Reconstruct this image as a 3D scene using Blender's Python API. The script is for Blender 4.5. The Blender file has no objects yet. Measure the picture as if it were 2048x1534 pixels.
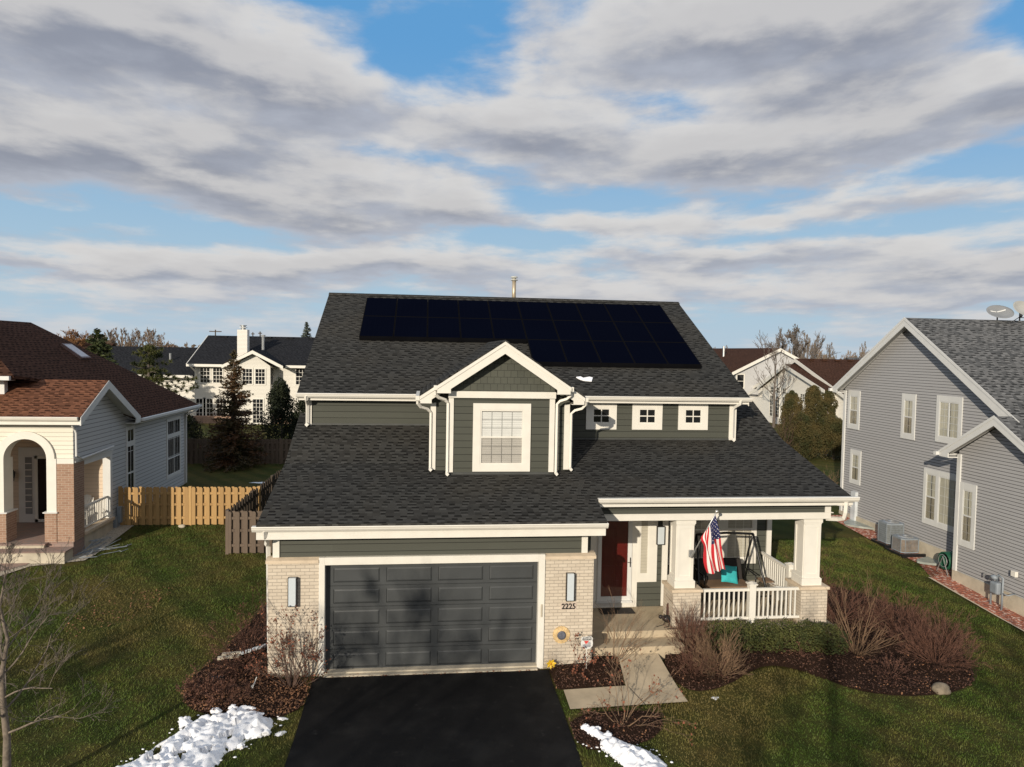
import bpy, bmesh, math, random
import numpy as np
from mathutils import Vector, Matrix, noise as mnoise
R = math.radians
scene = bpy.context.scene
COL = scene.collection
# ------------------------------------------------------------------ camera
cam_d = bpy.data.cameras.new("camera"); cam = bpy.data.objects.new("camera", cam_d); COL.objects.link(cam)
scene.camera = cam
F_PX, PITCH, ROLL, YAW = 1436.25, 0.04425, 0.01792, -0.11753
cam_d.sensor_width = 36.0; cam_d.lens = F_PX / 2048 * 36.0
cam_d.clip_start = 0.1; cam_d.clip_end = 6000
fwd = Vector((-math.sin(YAW)*math.cos(PITCH), math.cos(YAW)*math.cos(PITCH), -math.sin(PITCH)))
rt = Vector((math.cos(YAW), math.sin(YAW), 0)); up = rt.cross(fwd)
r2 = rt*math.cos(ROLL) + up*math.sin(ROLL); u2 = -rt*math.sin(ROLL) + up*math.cos(ROLL)
M = Matrix(((r2.x, u2.x, -fwd.x, 2.394), (r2.y, u2.y, -fwd.y, -16.519), (r2.z, u2.z, -fwd.z, 7.490), (0, 0, 0, 1)))
cam.matrix_world = M
# ------------------------------------------------------------------ light
SUN_EL, SUN_AZ = R(16.5), R(30)      # azimuth: the light travels towards +Y turned 30 deg to +X
trav = Vector((math.sin(SUN_AZ)*math.cos(SUN_EL), math.cos(SUN_AZ)*math.cos(SUN_EL), -math.sin(SUN_EL)))
sun_d = bpy.data.lights.new("sun", 'SUN'); sun_d.energy = 4.5; sun_d.angle = R(0.5); sun_d.color = (1.0, 0.89, 0.73)
sun = bpy.data.objects.new("sun", sun_d); COL.objects.link(sun)
sun.rotation_euler = (-trav).to_track_quat('Z', 'Y').to_euler()
scene.view_settings.view_transform = 'Standard'; scene.view_settings.look = 'None'
scene.view_settings.exposure = 0.0; scene.view_settings.gamma = 1.0
scene.render.engine = 'CYCLES'
scene.cycles.max_bounces = 5; scene.cycles.transparent_max_bounces = 12

# ------------------------------------------------------------------ node helper
class G:
    def __init__(s, tree): s.t = tree; s.N = tree.nodes; s.L = tree.links
    def node(s, kind, **kw):
        n = s.N.new(kind)
        for k, v in kw.items(): setattr(n, k, v)
        return n
    def put(s, inp, v):
        if v is None: return
        if isinstance(v, bpy.types.NodeSocket): s.L.new(v, inp)
        elif isinstance(v, (tuple, list)) and inp.type == 'RGBA' and len(v) == 3: inp.default_value = (*v, 1)
        else: inp.default_value = v
    def m(s, op, a, b=None, c=None):
        n = s.node('ShaderNodeMath', operation=op)
        s.put(n.inputs[0], a); s.put(n.inputs[1], b); s.put(n.inputs[2], c)
        return n.outputs[0]
    def vm(s, op, a, b=None):
        n = s.node('ShaderNodeVectorMath', operation=op); s.put(n.inputs[0], a); s.put(n.inputs[1], b)
        return n.outputs['Value'] if op in ('LENGTH', 'DOT_PRODUCT', 'DISTANCE') else n.outputs[0]
    def mix(s, f, a, b, blend='MIX'):
        n = s.node('ShaderNodeMix', data_type='RGBA', blend_type=blend); n.clamp_factor = True
        s.put(n.inputs[0], f); s.put(n.inputs[6], a); s.put(n.inputs[7], b)
        return n.outputs[2]
    def noise(s, v, scale, detail=3, rough=.55, dist=0, col=False):
        n = s.node('ShaderNodeTexNoise'); s.put(n.inputs['Vector'], v)
        n.inputs['Scale'].default_value = scale; n.inputs['Detail'].default_value = detail
        n.inputs['Roughness'].default_value = rough; n.inputs['Distortion'].default_value = dist
        return n.outputs['Color' if col else 'Fac']
    def ramp(s, f, a, b):      # smoothstep from a to b
        n = s.node('ShaderNodeMapRange', interpolation_type='SMOOTHSTEP'); s.put(n.inputs[0], f)
        n.inputs[1].default_value = a; n.inputs[2].default_value = b
        return n.outputs[0]
    def sep(s, v):
        n = s.node('ShaderNodeSeparateXYZ'); s.put(n.inputs[0], v); return n.outputs
    def comb(s, x, y, z=0.0):
        n = s.node('ShaderNodeCombineXYZ'); s.put(n.inputs[0], x); s.put(n.inputs[1], y); s.put(n.inputs[2], z); return n.outputs[0]
    def white(s, v):
        n = s.node('ShaderNodeTexWhiteNoise', noise_dimensions='3D'); s.put(n.inputs['Vector'], v); return n.outputs['Value']
    def bump(s, h, strength=.5, dist=.02):
        n = s.node('ShaderNodeBump'); n.inputs['Strength'].default_value = strength; n.inputs['Distance'].default_value = dist
        s.put(n.inputs['Height'], h); return n.outputs[0]

def new_mat(name):
    mt = bpy.data.materials.new(name); mt.use_nodes = True
    g = G(mt.node_tree); g.bsdf = g.N['Principled BSDF']
    tc = g.node('ShaderNodeTexCoord'); g.uv = tc.outputs['UV']
    geo = g.node('ShaderNodeNewGeometry'); g.pos = geo.outputs['Position']
    g.mt = mt
    return g
def fin(g, col, rough=.7, bump=None, metal=0, spec=None):
    g.put(g.bsdf.inputs['Base Color'], col); g.put(g.bsdf.inputs['Roughness'], rough)
    g.bsdf.inputs['Metallic'].default_value = metal
    if spec is not None: g.bsdf.inputs['Specular IOR Level'].default_value = spec
    if bump is not None: g.L.new(bump, g.bsdf.inputs['Normal'])
    return g.mt
def dim(c, k): return (c[0]*k, c[1]*k, c[2]*k)
def plain(name, c, rough=.6, var=.12, scale=3.0, bump=0, bscale=40, metal=0, spec=None):
    g = new_mat(name)
    n = g.noise(g.pos, scale, 4)
    col = g.mix(g.ramp(n, .3, .7), dim(c, 1-var), dim(c, 1+var))
    b = g.bump(g.noise(g.pos, bscale, 3), bump, .01) if bump else None
    return fin(g, col, rough, b, metal, spec)
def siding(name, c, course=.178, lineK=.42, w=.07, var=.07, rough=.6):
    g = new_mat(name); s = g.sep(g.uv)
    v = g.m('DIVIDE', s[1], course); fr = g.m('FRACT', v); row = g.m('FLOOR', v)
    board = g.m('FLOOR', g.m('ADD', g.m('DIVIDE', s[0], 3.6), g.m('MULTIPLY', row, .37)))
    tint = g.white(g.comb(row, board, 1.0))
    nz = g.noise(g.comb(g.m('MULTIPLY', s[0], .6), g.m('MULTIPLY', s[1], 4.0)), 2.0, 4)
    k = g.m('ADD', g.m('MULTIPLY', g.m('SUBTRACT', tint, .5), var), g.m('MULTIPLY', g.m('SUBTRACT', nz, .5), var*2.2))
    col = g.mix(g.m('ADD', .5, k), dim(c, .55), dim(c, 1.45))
    col = g.mix(g.m('GREATER_THAN', fr, 1-w), col, dim(c, lineK))  # shadow under each lap, painted as a dark line
    b = g.bump(g.m('SUBTRACT', 1.0, fr), .9, .014)
    return fin(g, col, rough, b, spec=.2)
def shingle(name, c, c2, warm=None):
    g = new_mat(name); s = g.sep(g.uv)
    v = g.m('DIVIDE', s[1], .143); row = g.m('FLOOR', v); fr = g.m('FRACT', v)
    ofs = g.m('MULTIPLY', g.white(g.comb(row, 3.0)), 7.0)
    u = g.m('ADD', g.m('DIVIDE', s[0], .155), ofs)
    u = g.m('ADD', u, g.m('MULTIPLY', g.noise(g.comb(u, g.m('MULTIPLY', row, 5.3)), 1.1, 0), .8))
    cell = g.m('FLOOR', u); rnd = g.white(g.comb(cell, row, 7.0)); rnd2 = g.white(g.comb(cell, row, 2.0))
    col = g.mix(rnd, dim(c, .80), dim(c2, .9))
    gran = g.noise(g.pos, 130, 2)
    col = g.mix(g.m('MULTIPLY', gran, .5), col, dim(c, .45))
    big = g.noise(g.pos, .55, 3)
    col = g.mix(g.ramp(big, .35, .75), col, g.mix(.35, col, warm or dim(c, 1.3)))
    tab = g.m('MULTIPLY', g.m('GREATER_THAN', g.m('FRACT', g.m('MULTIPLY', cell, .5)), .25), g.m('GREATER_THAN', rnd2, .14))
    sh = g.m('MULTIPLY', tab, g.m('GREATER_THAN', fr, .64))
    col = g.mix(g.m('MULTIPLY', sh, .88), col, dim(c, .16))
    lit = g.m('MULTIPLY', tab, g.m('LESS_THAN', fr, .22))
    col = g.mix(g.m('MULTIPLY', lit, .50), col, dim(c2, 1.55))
    h = g.m('ADD', g.m('MULTIPLY', tab, .6), g.m('SUBTRACT', 1.0, fr))
    return fin(g, col, .92, g.bump(h, .8, .008), spec=.05)
def brick(name, c1, c2, mortar, bw=.205, bh=.068):
    g = new_mat(name)
    b = g.node('ShaderNodeTexBrick'); g.put(b.inputs['Vector'], g.uv)
    b.inputs['Scale'].default_value = 1; b.inputs['Brick Width'].default_value = bw; b.inputs['Row Height'].default_value = bh+.010
    b.inputs['Mortar Size'].default_value = .005; b.inputs['Mortar Smooth'].default_value = .2; b.inputs['Bias'].default_value = -.1
    for i, cc in ((1, c1), (2, c2), (3, mortar)): b.inputs[i].default_value = (*cc, 1)
    n = g.noise(g.pos, 2.2, 4); n2 = g.noise(g.pos, 60, 3)
    col = g.mix(g.m('MULTIPLY', n, .35), b.outputs['Color'], dim(c1, .7))
    col = g.mix(g.m('MULTIPLY', n2, .22), col, dim(c2, .55))
    h = g.m('SUBTRACT', 1.0, b.outputs['Fac'])
    return fin(g, col, .85, g.bump(h, .7, .01))
def emit_free_glass(name, tint=(.97, .98, .98), k=.06):
    g = new_mat(name); g.N.remove(g.bsdf)
    tr = g.node('ShaderNodeBsdfTransparent'); tr.inputs[0].default_value = (*tint, 1)
    gl = g.node('ShaderNodeBsdfGlossy'); gl.inputs['Roughness'].default_value = .03
    fr = g.node('ShaderNodeLayerWeight'); fr.inputs[0].default_value = .5; pw = g.m('MULTIPLY', g.m('POWER', fr.outputs['Facing'], 4.0), .55)
    mx = g.node('ShaderNodeMixShader'); g.L.new(g.m('ADD', pw, k), mx.inputs[0])
    g.L.new(tr.outputs[0], mx.inputs[1]); g.L.new(gl.outputs[0], mx.inputs[2])
    g.L.new(mx.outputs[0], g.N['Material Output'].inputs[0]); return g.mt

# ------------------------------------------------------------------ world: clouds over a clear sky
def make_world():
    w = bpy.data.worlds.new("World"); scene.world = w; w.use_nodes = True
    g = G(w.node_tree); bg = g.N['Background']
    sky = g.node('ShaderNodeTexSky'); sky.sky_type = 'NISHITA'; sky.sun_disc = False
    sky.sun_elevation = SUN_EL; sky.sun_rotation = math.pi + SUN_AZ
    sky.air_density = 1.0; sky.dust_density = .4; sky.ozone_density = 2.2
    d = g.node('ShaderNodeTexCoord').outputs['Generated']
    x, y, z = g.sep(d)
    zz = g.m('MAXIMUM', z, 0.0)
    k = g.m('DIVIDE', 1.0, g.m('ADD', zz, .17))
    P = g.comb(g.m('MULTIPLY', x, k), g.m('MULTIPLY', y, k), 0.0)
    az = g.m('ARCTAN2', x, y); el = g.m('ARCSINE', g.m('MAXIMUM', g.m('MINIMUM', z, 1.0), -1.0))
    wob = g.noise(P, 1.1, 5, .6, col=True); ws = g.sep(wob)
    az2 = g.m('ADD', az, g.m('MULTIPLY', g.m('SUBTRACT', ws[0], .5), .22))
    el2 = g.m('ADD', el, g.m('MULTIPLY', g.m('SUBTRACT', ws[1], .5), .10))
    def blob(px, py, rx, ry, a):
        # px,py: where a cloud (or a gap) hangs in the sky, as azimuth/elevation about north
        a0 = (px-855)/1436.0; e0 = math.atan((707-py)/1436.0)
        dx = g.m('DIVIDE', g.m('SUBTRACT', az2, a0), rx/1436.0); dy = g.m('DIVIDE', g.m('SUBTRACT', el2, e0), ry/1436.0*.9)
        r = g.m('ADD', g.m('MULTIPLY', dx, dx), g.m('MULTIPLY', dy, dy))
        v = g.m('MULTIPLY', g.m('EXPONENT', g.m('MULTIPLY', r, -1.0)), a)
        return v, g.m('MULTIPLY', v, dy)
    cov = None; shade = None
    for b in [(170, 120, 330, 120, .22), (330, 170, 260, 100, .14), (620, 230, 200, 100, .24), (150, 360, 330, 80, .24), (500, 370, 260, 60, .20), (700, 460, 260, 50, .26), (900, 410, 90, 40, .20),
              (1330, 60, 330, 90, .24), (1230, 150, 220, 60, .14), (1650, 90, 200, 110, .20), (1060, 275, 230, 45, .26), (1350, 330, 300, 60, .28), (1960, 270, 230, 42, .30), (1600, 225, 200, 40, .18), (1830, 330, 130, 26, .14), (1760, 410, 170, 30, .18),
              (620, 550, 360, 26, .22), (250, 570, 260, 18, .16), (1430, 520, 260, 28, .24), (1230, 450, 230, 28, .20), (1850, 555, 300, 20, .18), (1130, 590, 200, 14, .12), (1900, 590, 300, 12, .12), (80, 510, 200, 18, .12), (1024, 575, 1700, 40, .09),
              (875, 120, 105, 75, -.21), (760, 170, 60, 60, -.12), (560, 20, 240, 26, -.20), (960, 30, 90, 50, -.12), (1960, 140, 130, 80, -.36), (1880, 60, 90, 40, -.14), (1900, 370, 190, 22, -.18), (1620, 400, 160, 26, -.14), (1780, 240, 90, 30, -.06),
              (230, 480, 420, 22, -.20), (1020, 490, 200, 30, -.18), (1640, 470, 240, 20, -.14), (1150, 395, 160, 22, -.12), (900, 340, 260, 18, -.06), (420, 290, 130, 22, -.05)]:
        v, sh = blob(*b); cov = v if cov is None else g.m('ADD', cov, v)
        if b[4] > 0: shade = sh if shade is None else g.m('ADD', shade, sh)
    k2 = g.m('DIVIDE', 2.0, g.m('ADD', zz, .62))
    P2 = g.comb(g.m('MULTIPLY', az, k2), g.m('MULTIPLY', g.m('LOGARITHM', g.m('ADD', zz, .17), 2.718282), -3.1), 0.0)
    def field(v):
        a = g.noise(v, 1.25, 4, .52, .15); b = g.noise(v, 4.4, 7, .60, .2)
        return g.m('ADD', g.m('MULTIPLY', a, .80), g.m('MULTIPLY', b, .34))
    f0 = field(P2); f1 = field(g.vm('ADD', P2, (-.06, -.20, 0.0)))
    n3 = g.noise(P2, 9, 5, .6)
    cov = g.m('ADD', cov, g.m('MULTIPLY', g.ramp(y, .35, -.2), .16))     # the cover goes on behind the viewpoint
    dens = g.m('ADD', g.m('ADD', f0, cov), g.m('MULTIPLY', g.m('SUBTRACT', n3, .5), .12))
    mask = g.ramp(dens, .47, .69)
    thick = g.ramp(dens, .60, .90)
    # puffs are lit on their upper side and grey along their flat bases
    rel = g.m('ADD', g.m('ADD', g.m('SUBTRACT', f0, f1), g.m('MULTIPLY', shade, .75)), g.m('MULTIPLY', g.m('SUBTRACT', n3, .5), .05))
    relief = g.ramp(rel, -.13, .10)
    lit = g.mix(relief, (4.6, 4.8, 5.4), (7.1, 6.95, 6.8))
    dark = g.mix(relief, (2.9, 3.05, 3.6), (5.9, 5.75, 5.7))
    cl = g.mix(thick, lit, dark)
    low = g.ramp(z, .17, .02)
    cl = g.mix(g.m('MULTIPLY', low, .55), cl, g.mix(relief, (4.4, 4.8, 5.6), (6.4, 6.2, 6.2)))
    clear = g.mix(g.ramp(z, .40, .03), g.mix(.85, sky.outputs[0], (1.2, 3.6, 6.9)), (4.1, 5.7, 6.9))
    haze = g.ramp(z, .08, -.01)
    col = g.mix(g.m('MULTIPLY', mask, .95), clear, cl)
    col = g.mix(g.m('MULTIPLY', haze, .55), col, (5.0, 5.8, 6.6))
    g.L.new(col, bg.inputs[0]); bg.inputs[1].default_value = 0.10
make_world()

# ------------------------------------------------------------------ mesh helper
OFF = {}
class MB:
    def __init__(s): s.v = []; s.f = []; s.mi = []; s.cur = 0
    def face(s, pts):
        i = len(s.v); s.v.extend([tuple(p) for p in pts]); s.f.append(list(range(i, i+len(pts)))); s.mi.append(s.cur)
    def box(s, x0, x1, y0, y1, z0, z1):
        c = [(x, y, z) for z in (z0, z1) for y in (y0, y1) for x in (x0, x1)]
        s._hexa(c)
    def _hexa(s, c):
        i = len(s.v); s.v.extend(c)
        for q in ((0, 2, 3, 1), (4, 5, 7, 6), (0, 1, 5, 4), (2, 6, 7, 3), (0, 4, 6, 2), (1, 3, 7, 5)):
            s.f.append([i+k for k in q]); s.mi.append(s.cur)
    def obox(s, O, u, n, u0, u1, z0, z1, d0, d1):
        O, u, n = Vector(O), Vector(u), Vector(n)
        c = [tuple(O + u*a + n*d + Vector((0, 0, z))) for z in (z0, z1) for d in (d0, d1) for a in (u0, u1)]
        s._hexa(c)
    def prism(s, poly, vec):
        poly = [Vector(p) for p in poly]; vec = Vector(vec); n = len(poly)
        i = len(s.v); s.v.extend([tuple(p) for p in poly] + [tuple(p+vec) for p in poly])
        s.f.append([i+k for k in range(n)][::-1]); s.mi.append(s.cur)
        s.f.append([i+n+k for k in range(n)]); s.mi.append(s.cur)
        for k in range(n):
            a, b = i+k, i+(k+1) % n; s.f.append([a, b, b+n, a+n]); s.mi.append(s.cur)
    def tube(s, pts, rad, n=6, cap=True, ph=0):
        pts = [Vector(p) for p in pts]; m = len(pts)
        if not isinstance(rad, (list, tuple)): rad = [rad]*m
        i0 = len(s.v); prev = None
        for k in range(m):
            t = (pts[min(k+1, m-1)] - pts[max(k-1, 0)])
            t = t.normalized() if t.length > 1e-9 else Vector((0, 0, 1))
            if prev is None: a = t.orthogonal().normalized()
            else:
                a = prev - t*prev.dot(t); a = a.normalized() if a.length > 1e-6 else t.orthogonal().normalized()
            prev = a; b = t.cross(a)
            for j in range(n):
                an = ph + 2*math.pi*j/n; s.v.append(tuple(pts[k] + (a*math.cos(an) + b*math.sin(an))*rad[k]))
        for k in range(m-1):
            for j in range(n):
                p, q = i0+k*n+j, i0+k*n+(j+1) % n; s.f.append([p, q, q+n, p+n]); s.mi.append(s.cur)
        if cap:
            s.f.append([i0+j for j in range(n)][::-1]); s.mi.append(s.cur)
            s.f.append([i0+(m-1)*n+j for j in range(n)]); s.mi.append(s.cur)
    def cyl(s, c, r, h, n=20, r1=None):
        s.tube([c, (c[0], c[1], c[2]+h)], [r, r if r1 is None else r1], n)
    def lathe(s, c, prof, n=24):
        i = len(s.v)
        for (r, z) in prof:
            for j in range(n): a = 2*math.pi*j/n; s.v.append((c[0]+r*math.cos(a), c[1]+r*math.sin(a), c[2]+z))
        for k in range(len(prof)-1):
            for j in range(n):
                p, q = i+k*n+j, i+k*n+(j+1) % n; s.f.append([p, q, q+n, p+n]); s.mi.append(s.cur)
    def blob(s, c, r, sq=(1, 1, 1), n=3, amp=.25, fr=1.5, seed=0):
        bm = bmesh.new(); bmesh.ops.create_icosphere(bm, subdivisions=n, radius=1)
        i = len(s.v)
        for v in bm.verts:
            k = 1 + amp*mnoise.noise(v.co*fr + Vector((seed*3.1, seed, -seed)))
            s.v.append((c[0]+v.co.x*r*sq[0]*k, c[1]+v.co.y*r*sq[1]*k, c[2]+v.co.z*r*sq[2]*k))
        for f in bm.faces: s.f.append([i+v.index for v in f.verts]); s.mi.append(s.cur)
        bm.free()
    def build(s, name, mat, parent=None, smooth=False, bevel=0):
        off = Vector(OFF.get(parent.name, (0, 0, 0))) if parent else Vector((0, 0, 0))
        me = bpy.data.meshes.new(name)
        va = np.array(s.v, dtype=float).reshape(-1, 3) if s.v else np.zeros((0, 3))
        vo = va - np.array(off)
        me.from_pydata(vo.tolist(), [], s.f)
        mats = mat if isinstance(mat, (list, tuple)) else [mat]
        for m_ in mats: me.materials.append(m_)
        if len(mats) > 1: me.polygons.foreach_set('material_index', s.mi)
        uv = me.uv_layers.new(name='UVMap'); buf = np.zeros((len(me.loops), 2))
        for p in me.polygons:
            n = p.normal
            if abs(n.z) > .999: t = Vector((1, 0, 0))
            else: t = Vector((-n.y, n.x, 0)).normalized()
            b = n.cross(t)
            if b.z < 0: b = -b
            ls = list(p.loop_indices)
            P = va[[me.loops[l].vertex_index for l in ls]]
            buf[ls, 0] = P @ np.array(t); buf[ls, 1] = P @ np.array(b)
        uv.data.foreach_set('uv', buf.ravel())
        if smooth: me.shade_smooth()
        me.validate(); me.update()
        o = bpy.data.objects.new(name, me); COL.objects.link(o)
        if parent: o.parent = parent; OFF[o.name] = tuple(off)
        if bevel:
            bv = o.modifiers.new('bevel', 'BEVEL'); bv.width = bevel; bv.segments = 2; bv.limit_method = 'ANGLE'
        return o
def each(m, name, mat, parent):
    """every loose piece of m becomes an object of its own"""
    par = list(range(len(m.v)))
    def fd(a):
        while par[a] != a: par[a] = par[par[a]]; a = par[a]
        return a
    for f in m.f:
        for k in f[1:]: par[fd(k)] = fd(f[0])
    grp = {}
    for f in m.f: grp.setdefault(fd(f[0]), []).append(f)
    out = []
    for fs in grp.values():
        ids = sorted({k for f in fs for k in f}); mp = {k: i for i, k in enumerate(ids)}
        q = MB(); q.v = [m.v[k] for k in ids]; q.f = [[mp[k] for k in f] for f in fs]; q.mi = [0]*len(fs); out.append(q.build(name, mat, parent))
    return out
def tag(o, label, cat, group=None, kind=None):
    if label: o['label'] = label
    if cat: o['category'] = cat
    if group: o['group'] = group
    if kind: o['kind'] = kind
    return o
def thing(name, label, cat, loc=(0, 0, 0), rz=0, group=None, local=False):
    o = bpy.data.objects.new(name, None); COL.objects.link(o); o.location = loc; o.rotation_euler = (0, 0, rz)
    o.empty_display_size = .2
    tag(o, label, cat, group); OFF[o.name] = (0, 0, 0) if local else tuple(loc)
    return o
def struct(name, mb, mat, smooth=False):
    o = mb.build(name, mat, None, smooth); o['kind'] = 'structure'; return o
def onebox(name, mat, par, *b, bevel=0):
    m = MB(); m.box(*b); return m.build(name, mat, par, bevel=bevel)
def part_label(o, l): o['label'] = l; return o

# ------------------------------------------------------------------ materials
TRIM = plain('white_trim', (.69, .665, .60), .5, .03)
TRIMC = plain('cool_white_trim', (.62, .62, .60), .5, .03)
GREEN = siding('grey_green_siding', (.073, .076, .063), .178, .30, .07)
SHAKE = brick('grey_green_shake', (.090, .094, .074), (.066, .070, .056), (.025, .026, .022), .175, .165)
DOORM = plain('garage_door_paint', (.050, .054, .056), .45, .10, 1.2, .06, 90)
CREAM = brick('cream_brick', (.64, .56, .45), (.53, .455, .36), (.31, .27, .22))
CAPST = plain('cast_stone', (.56, .46, .34), .8, .1, 4, .2)
TANB = brick('tan_red_brick', (.38, .235, .16), (.27, .155, .10), (.58, .50, .41), .21, .066)
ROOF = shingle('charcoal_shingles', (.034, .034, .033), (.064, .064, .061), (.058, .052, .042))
ROOFG = shingle('grey_shingles', (.082, .085, .088), (.20, .20, .20))
ROOFB = shingle('brown_shingles', (.105, .048, .030), (.22, .098, .058), (.20, .09, .05))
ROOFR = shingle('red_brown_shingles', (.060, .030, .020), (.092, .046, .031))
ROOFK = shingle('black_shingles', (.020, .021, .024), (.036, .037, .042))
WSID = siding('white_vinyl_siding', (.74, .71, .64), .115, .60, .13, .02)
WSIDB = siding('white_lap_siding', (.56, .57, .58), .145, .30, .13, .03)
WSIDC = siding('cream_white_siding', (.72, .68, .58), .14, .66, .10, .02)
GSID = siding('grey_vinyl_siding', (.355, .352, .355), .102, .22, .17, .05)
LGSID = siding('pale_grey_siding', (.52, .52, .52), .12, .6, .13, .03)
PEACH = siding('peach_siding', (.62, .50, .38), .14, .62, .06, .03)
CONC = plain('concrete', (.42, .345, .24), .85, .14, 1.6, .25, 60)
CONCL = plain('pale_concrete', (.46, .41, .32), .85, .12, 3, .2, 60)
ASPH = None
BLACK = plain('black_metal', (.012, .012, .013), .4, .1)
DARKB = plain('dark_brown_cloth', (.020, .016, .014), .8, .2)
TAN = plain('tan_cushion', (.20, .125, .075), .85, .12)
TEAL = plain('teal_fabric', (.035, .42, .44), .85, .08, 6, .2, 200)
RED = plain('dark_red_door', (.095, .0075, .0055), .35, .08)
GALV = plain('galvanised_metal', (.42, .43, .43), .4, .1, 6, metal=.7)
GREYM = plain('grey_painted_metal', (.22, .25, .28), .5, .1)
PANEG = emit_free_glass('clear_pane')
SCREENM = emit_free_glass('insect_screen_mesh', (.80, .78, .76), .0)
g = new_mat('dark_pane'); DPANE = fin(g, (.012, .013, .015), .04, spec=.6)
g = new_mat('lamp_diffuser'); DIFF = fin(g, (.52, .57, .60), .35)
BLIND = plain('white_blind', (.66, .65, .62), .6, .03)
GRILLE = plain('shaded_grille', (.30, .30, .29), .6, .05)  # white muntins painted grey for the shade behind the glass
BLINDT = plain('tan_blind', (.46, .42, .34), .6, .05)
CURT = plain('pale_curtain', (.48, .45, .36), .8, .08)
STEELV = plain('flue_metal', (.50, .42, .30), .45, .18, 5, metal=.5)
def solar_mat():
    g = new_mat('solar_cells'); s = g.sep(g.uv)
    a = g.m('GREATER_THAN', g.m('FRACT', g.m('DIVIDE', s[0], .159)), .965); b = g.m('GREATER_THAN', g.m('FRACT', g.m('DIVIDE', s[1], .159)), .965)
    col = g.mix(g.m('MAXIMUM', a, b), (.0016, .0022, .0062), (.0028, .0034, .008))
    n = g.noise(g.pos, .5, 3); col = g.mix(g.m('MULTIPLY', n, .5), col, (.0026, .004, .010))
    return fin(g, col, .32, spec=.0)
SOLAR = solar_mat()
MATTE = plain('matte_black_frame', (.006, .006, .007), .7, .1, spec=0)
def wood(name, c, c2):
    g = new_mat(name); s = g.sep(g.uv)
    gr = g.noise(g.comb(g.m('MULTIPLY', s[0], 18), g.m('MULTIPLY', s[1], 1.2)), 2, 4)
    oi = g.node('ShaderNodeObjectInfo').outputs['Random']
    col = g.mix(gr, c, c2); col = g.mix(g.m('MULTIPLY', oi, .45), col, dim(c2, .6))
    return fin(g, col, .8)
NEWWOOD = wood('new_cedar', (.56, .37, .15), (.36, .20, .075))
OLDWOOD = wood('weathered_wood', (.17, .125, .09), (.10, .072, .052))
DARKWOOD = wood('dark_wood', (.085, .062, .042), (.045, .032, .022))  # poles, and the weathered fence's shaded run with its shade in the colour
BARK = plain('pale_bark', (.155, .125, .098), .9, .3, 12, .3)
BARKD = plain('grey_bark', (.115, .095, .08), .9, .25, 8)
TWIGR = plain('red_brown_twigs', (.098, .044, .028), .85, .35, 8)
TWIGT = plain('tan_twigs', (.155, .095, .055), .85, .3, 8)
TWIGD = plain('dark_twigs', (.085, .05, .036), .85, .35, 8)
LEAFR = plain('dry_rust_leaves', (.19, .062, .030), .8, .4, 14)
LEAFT = plain('dry_tan_leaves', (.22, .105, .050), .8, .55, 14)
LEAFD = plain('dark_dead_leaves', (.10, .042, .024), .8, .45, 12)
def foliage(name, a, b, sc=2.5):
    g = new_mat(name); n = g.noise(g.pos, sc, 4); n2 = g.noise(g.pos, sc*9, 2)
    col = g.mix(g.ramp(g.m('ADD', g.m('MULTIPLY', n, .7), g.m('MULTIPLY', n2, .3)), .35, .65), a, b)
    return fin(g, col, .75, spec=.25)
FIRG = foliage('spruce_needles', (.018, .030, .012), (.060, .072, .022))
FIRB = foliage('blue_spruce_needles', (.05, .065, .055), (.12, .14, .12))
FIRR = foliage('browning_spruce_needles', (.040, .042, .014), (.105, .048, .022), .9)
YEW = foliage('yew_leaves', (.024, .034, .010), (.085, .088, .024), 3)
ARBO = foliage('olive_arborvitae', (.034, .040, .013), (.105, .078, .028), 1.1)
DCED = foliage('dark_cedar', (.010, .016, .009), (.028, .034, .016), 2)
SNOWM = plain('snow', (.86, .87, .90), .55, .04, 5, .35, 18)
ROCK = plain('grey_brown_rock', (.17, .14, .10), .85, .3, 6, .4, 30)

# ------------------------------------------------------------------ ground
def gz(x, y):
    if y > 14: return .91
    if y > 0: return .065*y
    if y > -14: return .03*y
    return -.42
GRASS_PATCH = None
def grass_mat(name, dry=.0):
    g = new_mat(name); p = g.pos
    n = g.noise(p, .33, 4, .6); n1 = g.noise(p, 1.6, 4, .6); n2 = g.noise(p, 14, 3, .65); n3 = g.noise(p, 90, 2, .6)
    f = g.m('ADD', g.m('ADD', g.m('MULTIPLY', n, .55), g.m('MULTIPLY', n1, .30)), g.m('MULTIPLY', n2, .15))
    col = g.mix(g.ramp(f, .38, .62), (.044, .064, .010), (.120, .088, .028))
    col = g.mix(g.m('MULTIPLY', g.ramp(n2, .35, .75), .35), col, (.026, .034, .009))
    col = g.mix(g.m('MULTIPLY', n3, .4), col, (.11, .115, .035))
    x, y, z = g.sep(p)
    st = g.m('SINE', g.m('MULTIPLY', g.m('ADD', g.m('MULTIPLY', x, 1.0), g.m('MULTIPLY', y, .75)), 4.6))
    col = g.mix(g.m('MULTIPLY', g.ramp(st, -.5, .7), .34), col, (.022, .036, .008))
    h = g.m('ADD', g.m('MULTIPLY', n2, .4), g.m('MULTIPLY', n3, .6))
    return fin(g, col, .9, g.bump(h, 1.0, .07), spec=.1)
GRASS = grass_mat('lawn_grass')
gm = MB()
ys = [-420, -60, -14]+[-12+2*i for i in range(7)]+[14, 60, 400, 2500]; xs = [-2500, -400, -60, -20, 0, 20, 60, 400, 2500]
for i in range(len(ys)-1):
    for j in range(len(xs)-1):
        gm.face([(xs[j], ys[i], gz(0, ys[i])), (xs[j+1], ys[i], gz(0, ys[i])), (xs[j+1], ys[i+1], gz(0, ys[i+1])), (xs[j], ys[i+1], gz(0, ys[i+1]))])
struct('ground', gm, GRASS)

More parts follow.
